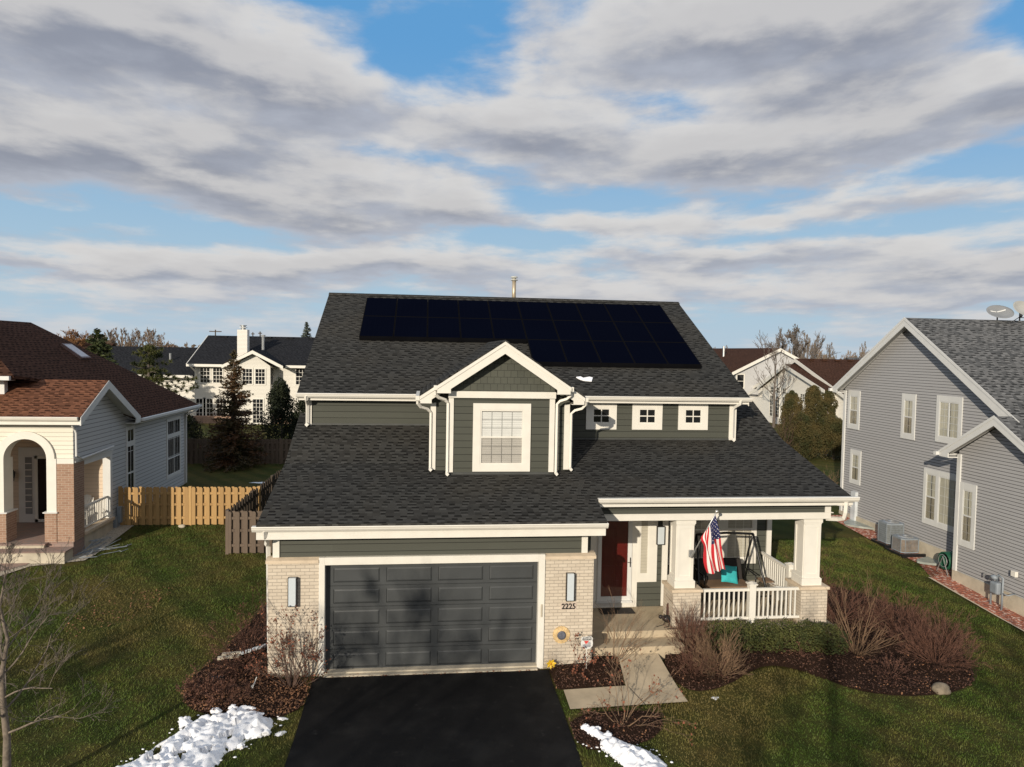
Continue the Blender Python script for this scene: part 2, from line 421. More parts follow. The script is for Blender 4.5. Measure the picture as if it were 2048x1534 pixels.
def draped(poly, cell, zf, edge_soft=0):
    """triangulated outline draped on the ground, cut on a grid; zf(x,y) gives the height above ground"""
    bm = bmesh.new(); vs = [bm.verts.new((x, y, 0)) for x, y in poly]; bm.faces.new(vs)
    bmesh.ops.triangulate(bm, faces=bm.faces[:])
    x0, x1 = min(p[0] for p in poly), max(p[0] for p in poly); y0, y1 = min(p[1] for p in poly), max(p[1] for p in poly)
    cuts = []
    k = math.floor(x0/cell)+1
    while k*cell < x1: cuts.append(((k*cell, 0, 0), (1, 0, 0))); k += 1
    k = math.floor(y0/cell)+1
    while k*cell < y1: cuts.append(((0, k*cell, 0), (0, 1, 0))); k += 1
    if y0 < 0 < y1: cuts.append(((0, 0, 0), (0, 1, 0)))
    if y0 < 14 < y1: cuts.append(((0, 14, 0), (0, 1, 0)))
    for co, no in cuts:
        bmesh.ops.bisect_plane(bm, geom=bm.verts[:]+bm.edges[:]+bm.faces[:], dist=1e-5, plane_co=co, plane_no=no)
    for v in bm.verts: v.co.z = gz(v.co.x, v.co.y) + zf(v.co.x, v.co.y)
    bm.normal_update()
    m = MB(); m.v = [tuple(v.co) for v in bm.verts]; bm.verts.index_update()
    for f in bm.faces:
        ids = [v.index for v in f.verts]
        if f.normal.z < 0: ids = ids[::-1]
        m.f.append(ids); m.mi.append(0)
    bm.free(); return m
def inside(x, y, poly):
    c = False; n = len(poly); j = n-1
    for i in range(n):
        xi, yi = poly[i]; xj, yj = poly[j]
        if (yi > y) != (yj > y) and x < (xj-xi)*(y-yi)/(yj-yi)+xi: c = not c
        j = i
    return c
def edge_dist(x, y, poly):
    d = 1e9; n = len(poly)
    for i in range(n):
        ax, ay = poly[i]; bx, by = poly[(i+1) % n]; dx, dy = bx-ax, by-ay
        t = max(0, min(1, ((x-ax)*dx+(y-ay)*dy)/(dx*dx+dy*dy+1e-12)))
        d = min(d, math.hypot(x-ax-t*dx, y-ay-t*dy))
    return d
def smooth_poly(p, it=2):
    for _ in range(it):
        q = []
        for i in range(len(p)):
            a, b = p[i], p[(i+1) % len(p)]
            q += [(.75*a[0]+.25*b[0], .75*a[1]+.25*b[1]), (.25*a[0]+.75*b[0], .25*a[1]+.75*b[1])]
        p = q
    return p

# driveway
g = new_mat('sealed_asphalt'); n = g.noise(g.pos, 1.1, 4, .6); n2 = g.noise(g.pos, 160, 2, .7); n3 = g.noise(g.pos, 5, 4, .7)
col = g.mix(g.ramp(n, .45, .75), (.0060, .0060, .0066), (.013, .0128, .013)); col = g.mix(g.ramp(n3, .60, .85), col, (.040, .038, .036))
col = g.mix(g.m('MULTIPLY', g.ramp(n2, .62, .78), .5), col, (.06, .06, .06))
ASPH = fin(g, col, .75, g.bump(n2, .5, .006), spec=.12)
struct('driveway', draped([(-.08+.025*mnoise.noise(Vector((1.5, q*.35, 2))), -14+q*.25) for q in range(55, -1, -1)][::-1][::-1]+[(5.31+.025*mnoise.noise(Vector((9.5, q*.35, 2))), -14+q*.25) for q in range(0, 56)]+[(5.32, -.12), (-.04, -.10)], 1.0, lambda x, y: .02), ASPH)
WALK = [(5.49, -1.11), (6.93, -1.04), (7.08, .22), (8.08, .22), (8.10, -1.82), (5.48, -1.93)]
rise = lambda x, y: .145*max(0, min(1, (y+1.1)/1.3))*max(0, min(1, (13.3-x)/.8))
struct('front_walk', draped(WALK, .4, lambda x, y: .030+rise(x, y)), CONC)
m = MB()   # the joint between the two slabs
m.face([(6.96, -1.045, gz(0, -1.045)+.0345), (6.98, -1.045, gz(0, -1.045)+.0345), (7.14, -1.87, gz(0, -1.87)+.0345), (7.12, -1.87, gz(0, -1.87)+.0345)])
struct('path_joint', m, plain('joint_dark', (.08, .07, .055), .9))

g = new_mat('brown_mulch'); n = g.noise(g.pos, 55, 3, .7); n1 = g.noise(g.pos, 2.0, 3)
col = g.mix(g.ramp(n, .40, .70), (.014, .008, .0055), (.060, .030, .018)); col = g.mix(g.ramp(n1, .4, .7), col, g.mix(.5, col, (.03, .016, .010)))
MULCH = fin(g, col, .95, g.bump(n, 1.0, .03), spec=.1)
BED_L = smooth_poly([(-2.09, 4.18), (-2.15, 3.52), (-2.4, 2.19), (-2.56, 1.03), (-2.81, .34), (-2.89, -.21), (-2.77, -.77), (-2.53, -1.19), (-2.2, -1.47), (-1.71, -1.65), (-.09, -1.87), (-.06, -.12), (-1.1, .02), (-1.1, 4.2)], 1)
BED_A = [(5.33, -.08), (6.4, .0), (6.4, .26), (7.06, .26), (6.92, -1.02), (5.46, -1.09), (5.33, -1.1)]
BED_B = smooth_poly([(5.33, -1.95), (7.39, -1.98), (7.40, -2.45), (7.17, -2.9), (6.81, -3.22), (6.47, -3.36), (6.15, -3.42), (5.33, -3.44)], 1)
BED_R = smooth_poly([(8.12, .22), (8.14, -1.35), (8.77, -1.42), (9.35, -1.12), (9.91, -.69), (10.57, -.36), (11.14, -.48), (11.65, -.94), (12.01, -1.55), (12.65, -1.87), (13.52, -2.0), (14.49, -1.85), (15.11, -1.55), (15.55, -1.1), (15.97, -.34), (16.27, .74), (16.3, 1.95), (16.21, 3.16), (15.54, 4.14), (15.13, 4.56), (13.1, 4.6), (12.95, .95), (8.78, .9), (8.76, .25)], 1)
BEDS = [BED_L, BED_A, BED_B, BED_R]
def mz(poly):
    def f(x, y):
        e = min(1, edge_dist(x, y, poly)/.18)
        return (rise(x, y)*(1 if x > 5.34 and y > -1.1 else 0)-.02) + .075*e + .02*mnoise.noise(Vector((x*2.3, y*2.3, 1)))*e
    return f
for nm, pl in (('mulch_bed', BED_L), ('mulch_bed', BED_A), ('mulch_bed', BED_B), ('mulch_bed', BED_R)):
    struct(nm, draped(pl, .25, mz(pl)), MULCH, True)
# gravel bed and paver walk by the left house, red lava rock along the right house
g = new_mat('pale_gravel'); v = g.node('ShaderNodeTexVoronoi'); g.put(v.inputs['Vector'], g.pos); v.inputs['Scale'].default_value = 30
col = g.mix(v.outputs['Color'], (.50, .45, .36), (.22, .19, .15)); GRAV = fin(g, col, .9, g.bump(v.outputs['Distance'], .8, .02))
g = new_mat('red_lava_rock'); v = g.node('ShaderNodeTexVoronoi'); g.put(v.inputs['Vector'], g.pos); v.inputs['Scale'].default_value = 16
s = g.sep(v.outputs['Color']); col = g.mix(s[0], (.46, .15, .085), (.24, .085, .055)); col = g.mix(g.ramp(s[1], .72, .8), col, (.62, .42, .34))
LAVA = fin(g, col, .9, g.bump(v.outputs['Distance'], 1.0, .04))
PAVE = brick('red_grey_pavers', (.34, .22, .18), (.25, .21, .19), (.16, .13, .11), .22, .10)
struct('gravel_bed', draped([(-13, 5.0), (-10.6, 6.0), (-9.9, 7.3), (-8.5, 7.75), (-8.4, 8.3), (-8.4, 11.45), (-9.0, 11.5), (-9.0, 8.3), (-13, 8.3)], .6, lambda x, y: .03), GRAV)
struct('paver_walk', draped([(-13, 5.6), (-11.0, 6.4), (-10.05, 7.35), (-10.05, 7.75), (-13, 7.75)], .6, lambda x, y: .045), PAVE)
struct('rock_strip', draped([(19.25, 11.9), (19.2, 8.2), (19.35, 6.2), (19.55, 5.3), (18.85, 4.9), (18.75, 2.0), (18.7, -6), (19.6, -6), (19.6, 4.6), (20.2, 4.8), (20.2, 11.9)], .7, lambda x, y: .03), LAVA)
struct('rock_strip_edge', draped([(18.76, 4.95), (18.68, 2.0), (18.63, -6), (18.68, -6), (18.73, 2.0), (18.85, 4.9)], .7, lambda x, y: .04), CAPST)
# ================================================================== window builder
def window(par, O, u, n, w, h, trim=(.12, .12, .12, .12), cols=3, rows=2, split=True, pane='dark', trim_mat=None, name='window', proud=.035, grid_top=True, grid_bot=True, bar=.016, vert=None, label=None):
    """O = outer lower left corner on the wall, u = along the wall, n = out of the wall"""
    tm = trim_mat or TRIM; l, r, b, t = trim
    m = MB()
    m.obox(O, u, n, 0, l, 0, h, -.02, proud); m.obox(O, u, n, w-r, w, 0, h, -.02, proud)
    m.obox(O, u, n, l, w-r, 0, b, -.02, proud-.002); m.obox(O, u, n, l, w-r, h-t, h, -.02, proud-.002)
    win = m.build(name, tm, par)
    if label: win['label'] = label
    f = .035; a0, a1, b0, b1 = l, w-r, b, h-t
    s = MB(); gr = MB()
    s.obox(O, u, n, a0, a0+f, b0, b1, 0, proud-.008); s.obox(O, u, n, a1-f, a1, b0, b1, 0, proud-.008)
    s.obox(O, u, n, a0+f, a1-f, b0, b0+f, 0, proud-.010); s.obox(O, u, n, a0+f, a1-f, b1-f, b1, 0, proud-.010)
    mid = (b0+b1)/2
    if split: s.obox(O, u, n, a0+f, a1-f, mid-.022, mid+.022, 0, proud-.006)
    if vert:
        for q in vert: s.obox(O, u, n, q-.03, q+.03, b0+f, b1-f, 0, proud-.006)
    halves = [(b0+f, mid-.022, grid_bot), (mid+.022, b1-f, grid_top)] if split else [(b0+f, b1-f, True)]
    for z0, z1, on in halves:
        if not on: continue
        for i in range(1, cols):
            x = a0+f+(a1-a0-2*f)*i/cols; gr.obox(O, u, n, x-bar/2, x+bar/2, z0, z1, .012 if pane == 'dark' else .0135, .024 if pane == 'dark' else .0145)
        for i in range(1, rows):
            z = z0+(z1-z0)*i/rows; gr.obox(O, u, n, a0+f, a1-f, z-bar/2, z+bar/2, .0125 if pane == 'dark' else .0136, .0235 if pane == 'dark' else .0144)
    sa = s.build('sash', tm, win)
    if gr.f: gr.build('grille', tm if pane == 'dark' else (GRILLE if pane == 'blind' else tm), win)
    if split and pane in ('blind', 'curtain'):
        q = MB(); Pg = Vector(O)+Vector(n)*.0175; ug = Vector(u); q.face([Pg+ug*(a0+f)+Vector((0, 0, b0+f)), Pg+ug*(a1-f)+Vector((0, 0, b0+f)), Pg+ug*(a1-f)+Vector((0, 0, mid-.022)), Pg+ug*(a0+f)+Vector((0, 0, mid-.022))]); q.build('insect_screen', SCREENM, win)
    p = MB()
    if pane == 'dark': p.obox(O, u, n, a0+f*.5, a1-f*.5, b0+f*.5, b1-f*.5, .006, .011)
    else:
        Pg = Vector(O)+Vector(n)*.015; ug = Vector(u); p.face([Pg+ug*(a0+f*.5)+Vector((0, 0, b0+f*.5)), Pg+ug*(a1-f*.5)+Vector((0, 0, b0+f*.5)), Pg+ug*(a1-f*.5)+Vector((0, 0, b1-f*.5)), Pg+ug*(a0+f*.5)+Vector((0, 0, b1-f*.5))])
    p.build('pane', DPANE if pane == 'dark' else PANEG, win)
    if pane in ('blind', 'tblind', 'halfblind'):
        q = MB(); z = b1-f-.02; lim = b0+f if pane != 'halfblind' else b0+(b1-b0)*.45
        st = .055 if pane == 'blind' else .085
        P = Vector(O); uu, nn = Vector(u), Vector(n)
        while z > lim:
            A = P+uu*(a0+f*.6); B = P+uu*(a1-f*.6)
            q.face([A+nn*.002+Vector((0, 0, z)), B+nn*.002+Vector((0, 0, z)), B+nn*.013+Vector((0, 0, z-st*.93)), A+nn*.013+Vector((0, 0, z-st*.93))][::1]); z -= st
        q.build('blind', BLIND if pane != 'tblind' else BLINDT, win)
        k = MB(); k.obox(O, u, n, a0, a1, b0, b1, .0, .0015); k.build('backing', BLACK, win)
    if pane == 'curtain':
        q = MB(); P = Vector(O); uu, nn = Vector(u), Vector(n); N = max(10, int((a1-a0)/.035))
        rr = random.Random(int(w*1000+O[1]*77))
        gap0 = rr.uniform(.42, .5); ds = [rr.uniform(0, .009) for _ in range(N+1)]
        for i in range(N):
            fr = i/N
            if gap0 < fr < gap0+.07: continue
            xa, xb = a0+f+(a1-a0-2*f)*fr, a0+f+(a1-a0-2*f)*(i+1)/N
            q.face([P+uu*xa+nn*(.003+ds[i])+Vector((0, 0, b0+f)), P+uu*xb+nn*(.003+ds[i+1])+Vector((0, 0, b0+f)), P+uu*xb+nn*(.003+ds[i+1])+Vector((0, 0, b1-f)), P+uu*xa+nn*(.003+ds[i])+Vector((0, 0, b1-f))])
        q.build('curtain', CURT, win)
        k = MB(); k.obox(O, u, n, a0, a1, b0, b1, .0, .0015); k.build('backing', BLACK, win)
    return win
X_, Y_ = Vector((1, 0, 0)), Vector((0, 1, 0))
FR = (0, -1, 0)     # facing the camera
def slab(m, poly, zf, th):
    top = [Vector((x, y, zf(x, y))) for x, y in poly]
    a = sum((top[i].x*top[(i+1) % len(top)].y - top[(i+1) % len(top)].x*top[i].y) for i in range(len(top)))
    if a < 0: top = top[::-1]
    bot = [p - Vector((0, 0, th)) for p in top]; n = len(top); i = len(m.v)
    m.v.extend([tuple(p) for p in top+bot]); m.f.append([i+k for k in range(n)]); m.mi.append(m.cur)
    m.f.append([i+n+k for k in range(n)][::-1]); m.mi.append(m.cur)
    for k in range(n):
        a, b = i+k, i+(k+1) % n; m.f.append([a, a+n, b+n, b]); m.mi.append(m.cur)
def gutter(par, x0, x1, y, zt, mat=None, d=.13, h=.125):
    m = MB(); pr = [(0, 0), (-d, 0), (-d-.012, -.02), (-d+.0, -.035), (-d+.01, -.075), (-d+.045, -h), (0, -h)]
    m.prism([(x0, y+a, zt+b) for a, b in pr], (x1-x0, 0, 0)); return m.build('gutter', mat or TRIM, par)
def text_mesh(par, txt, size, loc, rot, mat, name, ext=.004, align='CENTER', sx=1):
    cu = bpy.data.curves.new('t', 'FONT'); cu.body = txt; cu.size = size; cu.extrude = ext; cu.offset = size*.022; cu.align_x = align; cu.align_y = 'CENTER'
    to = bpy.data.objects.new('t', cu); COL.objects.link(to)
    dg = bpy.context.evaluated_depsgraph_get(); me = bpy.data.meshes.new_from_object(to.evaluated_get(dg))
    bpy.data.objects.remove(to); me.name = name; me.materials.clear(); me.materials.append(mat)
    me.transform(Matrix.Translation(loc) @ rot @ Matrix.Diagonal((sx, 1, 1, 1)))
    off = OFF.get(par.name, (0, 0, 0)); me.transform(Matrix.Translation([-k for k in off]))
    o = bpy.data.objects.new(name, me); COL.objects.link(o); o.parent = par; OFF[o.name] = off; return o
RF = Matrix.Rotation(R(90), 4, 'X')    # text upright facing -Y

# ================================================================== the main house
H = thing('house', 'grey green house with solar panels on its charcoal roof and a red front door', 'house', (2.6, .2, 0))
UPz = lambda x, y: 4.184+.504*y
LOz = lambda x, y: 3.735+.27*y
onebox('foundation', CONCL, H, -1.10, 6.36, -.02, 4.4, -.4, .075)
onebox('foundation', CONCL, H, 6.36, 13.02, 4.2, 16.4, -.4, .56)
# walls
m = MB()
m.prism([(-.95, 4.4, 0), (-.95, 4.4, 6.28), (-.95, 10.5, 9.36), (-.95, 16.6, 6.28), (-.95, 16.6, 0)], (12.70, 0, 0))
m.box(8.95, 13.0, 4.405, 9.0, .5, 4.82)
m.prism([(11.7, 4.43, 4.8), (11.7, 9, 7.0), (11.7, 9, 4.5)], (1.30, 0, 0))
m.build('wall', GREEN, H)
m = MB(); m.box(-1.0, -.86, .26, 4.4, .07, 3.7); m.box(-1.0, 6.25, .08, .26, 2.735, 3.70); m.box(6.2, 6.36, .261, 2.45, .07, 3.62); each(m, 'garage_wall', GREEN, H)
m = MB(); m.box(6.36, 9.0, 2.45, 2.6, .53, 4.0); m.box(8.86, 9.0, 2.6, 4.4, .53, 4.0); each(m, 'entry_wall', GREEN, H)
# brick piers beside the garage door
for a, b in ((-1.12, -.0), (5.21, 6.38)):
    m = MB(); m.box(a, b, .0, .26, .06, 2.62); br = m.build('brick_pier', CREAM, H)
    m = MB(); m.prism([(a-.045, -.05, 2.622), (a-.045, -.05, 2.69), (a-.045, .08, 2.735), (a-.045, .262, 2.735), (a-.045, .262, 2.622)], (b-a+(.045 if a < 0 else 0)+(.045 if b > 6 else 0), 0, 0))
    if a > 0: m = MB(); m.prism([(a+.0, -.05, 2.622), (a+.0, -.05, 2.69), (a+.0, .08, 2.735), (a+.0, .262, 2.735), (a+.0, .262, 2.622)], (b-a+.045, 0, 0))
    m.build('cap', CAPST, br)
m = MB(); m.box(6.36, 6.382, .262, 2.44, .06, 2.62); m.build('brick_return', CREAM, H)
# garage door and frame
m = MB(); m.box(.002, .135, -.03, .16, .0, 2.74); m.box(5.055, 5.208, -.03, .16, -.02, 2.74); m.box(.135, 5.055, -.031, .16, 2.565, 2.742); m.build('garage_frame', TRIM, H, bevel=.006)
onebox('threshold', CONCL, H, .135, 5.055, -.14, .5, -.1, .045)
gd = onebox('garage_door', DOORM, H, .13, 5.06, .185, .22, .048, 2.57)
pw, gapx, ox = 1.045, .155, .175
ph, pitch, oz = .33, .495, .155
m = MB(); mp = MB()
xs_ = [.136]+sum([[.135+ox-.0+i*(pw+gapx), .135+ox+i*(pw+gapx)+pw] for i in range(4)], [])+[5.054]
for r in range(5):
    zb = .052+r*pitch; zt = zb+pitch-.010 if r < 4 else 2.56
    z0 = zb+(.05 if r == 0 else .075); z1 = z0+ph
    for i in range(5): m.box(xs_[2*i], xs_[2*i+1], .155, .186, zb, zt)
    for i in range(4):
        a, b = xs_[2*i+1], xs_[2*i+2]
        m.box(a, b, .1552, .186, zb, z0); m.box(a, b, .1552, .186, z1, zt)
        q = .035; i0 = len(mp.v)
        for (ra, dd) in ((.004, .172), (q, .158)):
            mp.v += [(a+ra, dd, z0+ra), (b-ra, dd, z0+ra), (b-ra, dd, z1-ra), (a+ra, dd, z1-ra)]
        for k in range(4): mp.f.append([i0+k, i0+(k+1) % 4, i0+4+(k+1) % 4, i0+4+k]); mp.mi.append(0)
        mp.f.append([i0+4, i0+5, i0+6, i0+7]); mp.mi.append(0)
m.build('stile_and_rail', DOORM, gd); mp.build('raised_panel', DOORM, gd)
onebox('bottom_seal', GALV, gd, .14, 5.05, .15, .19, .045, .058)
onebox('keypad', CONCL, H, 5.12, 5.16, -.045, -.03, 1.25, 1.55)
# corner boards of the garage siding
for a, b in ((-1.03, -.885), (6.09, 6.235)): onebox('corner_board', TRIM, H, a, b, .05, .16, 2.737, 3.45)
# lower roof, its steep left piece and the piece behind the right corner
m = MB()
slab(m, [(-1.28, -.45), (6.57, -.45), (6.57, .6), (13.3, .6), (13.3, 4.45), (2.6, 4.45), (2.6, 2.68), (-1.28, 2.68)], LOz, .11)
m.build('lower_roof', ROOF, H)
m = MB(); slab(m, [(-1.28, 2.681), (2.7, 2.681), (2.7, 4.39), (-.96, 4.39), (-.96, 4.95), (-1.28, 4.95)], lambda x, y: 4.459+.5*(y-2.68), .11)
slab(m, [(11.76, 4.451), (13.3, 4.451), (13.3, 9.0), (11.76, 9.0)], lambda x, y: 4.937+.5*(y-4.45), .11)
slab(m, [(11.76, 9.001), (13.3, 9.001), (13.3, 14), (11.76, 14)], lambda x, y: 7.212-.5*(y-9), .11)
each(m, 'side_roof', ROOF, H)
m = MB(); slab(m, [(-1.22, 4.08), (12.04, 4.08), (12.04, 10.55), (-1.22, 10.55)], UPz, .11)
slab(m, [(-1.22, 10.551), (12.04, 10.551), (12.04, 17.0), (-1.22, 17.0)], lambda x, y: 9.501-.504*(y-10.55), .11)
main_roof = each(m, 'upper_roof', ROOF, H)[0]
m = MB(); m.prism([(-1.22, 10.38, 9.435), (-1.22, 10.42, 9.485), (-1.22, 10.55, 9.54), (-1.22, 10.68, 9.485), (-1.22, 10.72, 9.435)], (13.26, 0, 0)); m.build('ridge_vent', ROOF, main_roof)
# soffits, fascias, gutters
m = MB(); m.box(-1.26, 6.55, -.33, .08, 3.262, 3.275); m.box(-1.20, 12.02, 4.14, 4.4, 6.035, 6.05); m.box(6.7, 13.0, 1.0, 4.4, 3.42, 3.44); m.box(12.9, 13.28, .66, 4.4, 3.69, 3.705); each(m, 'soffit', TRIM, H)
m = MB(); m.box(-1.30, 6.56, -.36, -.33, 3.255, 3.52)
m.box(6.58, 13.30, .64, .67, 3.705, 3.87)
m.box(-1.20, 2.22, 4.12, 4.145, 6.03, 6.22); m.box(6.50, 12.03, 4.12, 4.145, 6.03, 6.22)
each(m, 'fascia', TRIM, H)
gutter(H, -1.38, 6.60, -.33, 3.565); gutter(H, 6.60, 13.42, .665, 3.93); gutter(H, -1.24, 2.16, 4.12, 6.235); gutter(H, 6.56, 12.10, 4.12, 6.235)
# rake boards along the sloping roof edges
m = MB()
for x in (-1.275, 13.275):
    y0 = -.34 if x < 0 else .66
    m.prism([(x, y0, LOz(0, y0)-.10), (x, y0, LOz(0, y0)-.26), (x, 4.45, LOz(0, 4.45)-.26), (x, 4.45, LOz(0, 4.45)-.10)], (-.02 if x > 0 else .02, 0, 0))
for x in (-1.215, 12.015):
    m.prism([(x, 4.1, 6.14), (x, 4.1, 5.98), (x, 10.55, 9.23), (x, 17, 5.98), (x, 17, 6.14), (x, 10.55, 9.39)], (.02, 0, 0))
m.prism([(6.545, -.34, LOz(0, -.34)-.10), (6.545, -.34, 3.27), (6.545, .66, 3.5), (6.545, .66, LOz(0, .66)-.10)], (.02, 0, 0))
each(m, 'rake_board', TRIM, H)
# flashing where the walls meet the lower roof
m = MB(); fl = plain('dark_flashing', (.055, .058, .055), .5)
m.box(-.95, 2.5, 4.375, 4.40, 5.27, 5.355); m.box(6.18, 11.75, 4.375, 4.40, 4.86, 4.96); m.box(2.95, 5.73, 2.02, 2.05, 4.26, 4.34); each(m, 'flashing', fl, H)
# downspouts
def downspout(pts, r=.045, foot=True):
    m = MB(); m.tube(pts, r*1.2, 4, ph=math.pi/4)
    if foot:
        p = Vector(pts[-1]); m.tube([p, p+Vector((0, -.07, -.035)), p+Vector((0, -.13, -.03))], [r*1.25, r*1.3, r*1.35], 4, ph=math.pi/4)
    return m.build('downspout', TRIM, H)
downspout([(-.96, 4.02, 6.16), (-.96, 4.05, 6.05), (-.97, 4.29, 5.93), (-.97, 4.33, 5.85), (-.97, 4.33, 5.36)])
downspout([(11.74, 4.02, 6.16), (11.74, 4.05, 6.05), (11.66, 4.28, 5.93), (11.64, 4.33, 5.85), (11.64, 4.33, 4.97)])
onebox('corner_board', TRIM, H, -.97, -.86, 4.36, 4.5, 5.3, 6.03); onebox('corner_board', TRIM, H, 11.55, 11.77, 4.37, 4.5, 4.9, 6.03)
downspout([(-1.12, -.40, 3.46), (-1.12, -.36, 3.32), (-1.12, -.2, 3.22), (-1.13, -.05, 3.15), (-1.16, .02, 3.05), (-1.16, .2, 2.98), (-1.15, .33, .3)], .045, False)
downspout([(13.10, .60, 3.80), (13.10, .62, 3.52), (13.10, .68, 3.36), (13.05, .85, 3.30), (12.86, 1.1, 3.26)], .05, False)
# solar panels
def panel(i, j):
    x0 = .19+i*1.093; y0 = 10.0-(j+1)*1.432
    m = MB(); e = .005
    P = lambda x, y, d: (x, y-.45*d, UPz(x, y)+.9*d)
    a, b, c, d_ = x0+e, x0+1.093-e, y0+e, y0+1.432-e
    m.v = [P(a, c, .09), P(b, c, .09), P(b, d_, .09), P(a, d_, .09), P(a, c, .135), P(b, c, .135), P(b, d_, .135), P(a, d_, .135)]
    m.f = [[3, 2, 1, 0], [0, 1, 5, 4], [1, 2, 6, 5], [2, 3, 7, 6], [3, 0, 4, 7], [4, 5, 6, 7]]; m.mi = [0]*6
    p = m.build('solar_panel', MATTE, H)
    q = .022; m2 = MB(); m2.face([P(a+q, c+q, .137), P(b-q, c+q, .137), P(b-q, d_-q, .137), P(a+q, d_-q, .137)]); m2.build('cells', SOLAR, p)
for j in range(3):
    for i in range(10):
        if j == 2 and i < 5: continue
        panel(i, j)
m = MB()
for (xa, xb, y) in ((.2, 5.65, 7.11), (5.66, 11.12, 5.68)):
    m.prism([(xa, y-.02, UPz(0, y)+.012), (xa, y-.06, UPz(0, y)+.10), (xa, y+.01, UPz(0, y)+.13), (xa, y+.02, UPz(0, y)+.02)], (xb-xa, 0, 0))
m.build('panel_skirt', MATTE, H)
# flue pipe on the ridge
m = MB(); m.tube([(5.62, 10.7, 9.2), (5.62, 10.7, 10.25)], .075, 16); vp = m.build('flue_pipe', STEELV, H, True)
m = MB(); m.cyl((5.62, 10.7, 10.19), .135, .03, 20); m.cyl((5.62, 10.7, 10.24), .07, .06, 14); m.cyl((5.62, 10.7, 10.29), .14, .05, 20, .11); m.build('cap', plain('flue_cap', (.45, .46, .42), .5, .2), vp)
# upper windows
for x in (7.10, 8.51, 9.94):
    window(H, (x, 4.4, 5.22), X_, FR, .93, .79, (.20, .20, .185, .155), 2, 2, False, 'dark', proud=.03, bar=.03)
# ------------------------------------------------ dormer bay
D = MB(); D.prism([(2.95, 2.05, 4.15), (5.73, 2.05, 4.15), (5.73, 2.05, 6.68), (4.36, 2.05, 7.58), (2.95, 2.05, 6.68)], (0, .24, 0))
D.prism([(2.5, 2.28, 4.2), (6.17, 2.28, 4.2), (6.17, 2.28, 6.42), (4.36, 2.28, 7.60), (2.5, 2.28, 6.42)], (0, 3.2, 0))
dm = D.build('dormer', GREEN, H)
m = MB(); m.prism([(3.0, 2.04, 6.45), (5.70, 2.04, 6.45), (5.70, 2.04, 6.66), (4.36, 2.04, 7.56), (3.0, 2.04, 6.66)], (0, .012, 0)); m.build('gable_shakes', SHAKE, dm)
dz = lambda x, y: 7.79-.6667*abs(x-4.36)
m = MB()
slab(m, [(4.36, 1.70), (4.36, 7.3), (2.20, 4.5), (2.20, 1.94), (2.64, 1.94), (2.64, 1.70)], dz, .07)
slab(m, [(4.3601, 1.70), (6.08, 1.70), (6.08, 1.94), (6.52, 1.94), (6.52, 4.5), (4.3601, 7.3)], dz, .07)
each(m, 'dormer_roof', ROOF, dm)
m = MB(); slab(m, [(4.36, 1.73), (4.36, 2.1), (2.64, 2.1), (2.64, 1.73)], lambda x, y: dz(x, y)-.075, .02); slab(m, [(4.3601, 1.73), (6.08, 1.73), (6.08, 2.1), (4.3601, 2.1)], lambda x, y: dz(x, y)-.075, .02)
slab(m, [(2.23, 1.97), (2.9, 1.97), (2.9, 2.35), (2.23, 2.35)], lambda x, y: dz(x, y)-.075, .02); slab(m, [(5.8, 1.97), (6.5, 1.97), (6.5, 2.35), (5.8, 2.35)], lambda x, y: dz(x, y)-.075, .02)
slab(m, [(2.23, 2.3), (2.52, 2.3), (2.52, 4.3), (2.23, 4.3)], lambda x, y: 6.16, .02); slab(m, [(6.16, 2.3), (6.50, 2.3), (6.50, 4.3), (6.16, 4.3)], lambda x, y: 6.16, .02)
each(m, 'soffit', TRIM, dm)
def rake(y, xo, xi, zb, th, inner=None):
    """gable trim: outer half width xo, returns of width xi, bottom zb"""
    c = 4.36; zt = lambda x: 7.735-.6667*abs(x-c)
    for s in (-1, 1):
        X = lambda v: c+s*v
        if inner is None:
            m_.prism([(X(0), y, zt(c)), (X(xo), y, zt(c+xo)), (X(xo), y, zb), (X(xi), y, zb), (X(xi), y, zt(c+xi)-th), (X(0), y, zt(c)-th)], (0, .03, 0))
        else:
            m_.prism([(X(inner), y, zt(c+inner)), (X(xo), y, zt(c+xo)), (X(xo), y, zb), (X(xi), y, zb), (X(xi), y, zt(c+xi)-th), (X(inner), y, zt(c+inner)-th)], (0, .03, 0))
m_ = MB(); rake(1.70, 1.715, 1.37, 6.41, .30); rake(1.95, 2.14, 1.85, 6.13, .27, 1.60); m_.build('rake_trim', TRIM, dm)
m_ = MB()
for s in (-1, 1):
    X = lambda v: 4.36+s*v
    m_.prism([(X(0), 1.682, 7.745), (X(1.735), 1.682, 6.588), (X(1.735), 1.682, 6.50), (X(0), 1.682, 7.657)], (0, .02, 0))
    m_.prism([(X(1.73), 1.932, 6.590), (X(2.155), 1.932, 6.308), (X(2.155), 1.932, 6.22), (X(1.73), 1.932, 6.50)], (0, .02, 0))
m_.build('rake_mould', TRIM, dm)
m = MB(); m.box(2.64, 2.96, 1.73, 2.05, 6.405, 6.42); m.box(5.74, 6.07, 1.73, 2.05, 6.405, 6.42); m.box(2.22, 2.51, 1.98, 2.3, 6.125, 6.14); m.box(6.17, 6.50, 1.98, 2.3, 6.125, 6.14); each(m, 'eave_return', TRIM, dm)
onebox('frieze_board', TRIM, dm, 2.94, 5.745, 1.975, 2.052, 6.28, 6.45)
for a, b, y, z in ((2.95, 3.08, 2.02, 4.31), (5.59, 5.73, 2.02, 4.31), (2.49, 2.63, 2.25, 4.37), (6.03, 6.175, 2.25, 4.37)):
    onebox('corner_board', TRIM, dm, a, b, y, y+.2, z, 6.28 if y < 2.2 else 6.13)
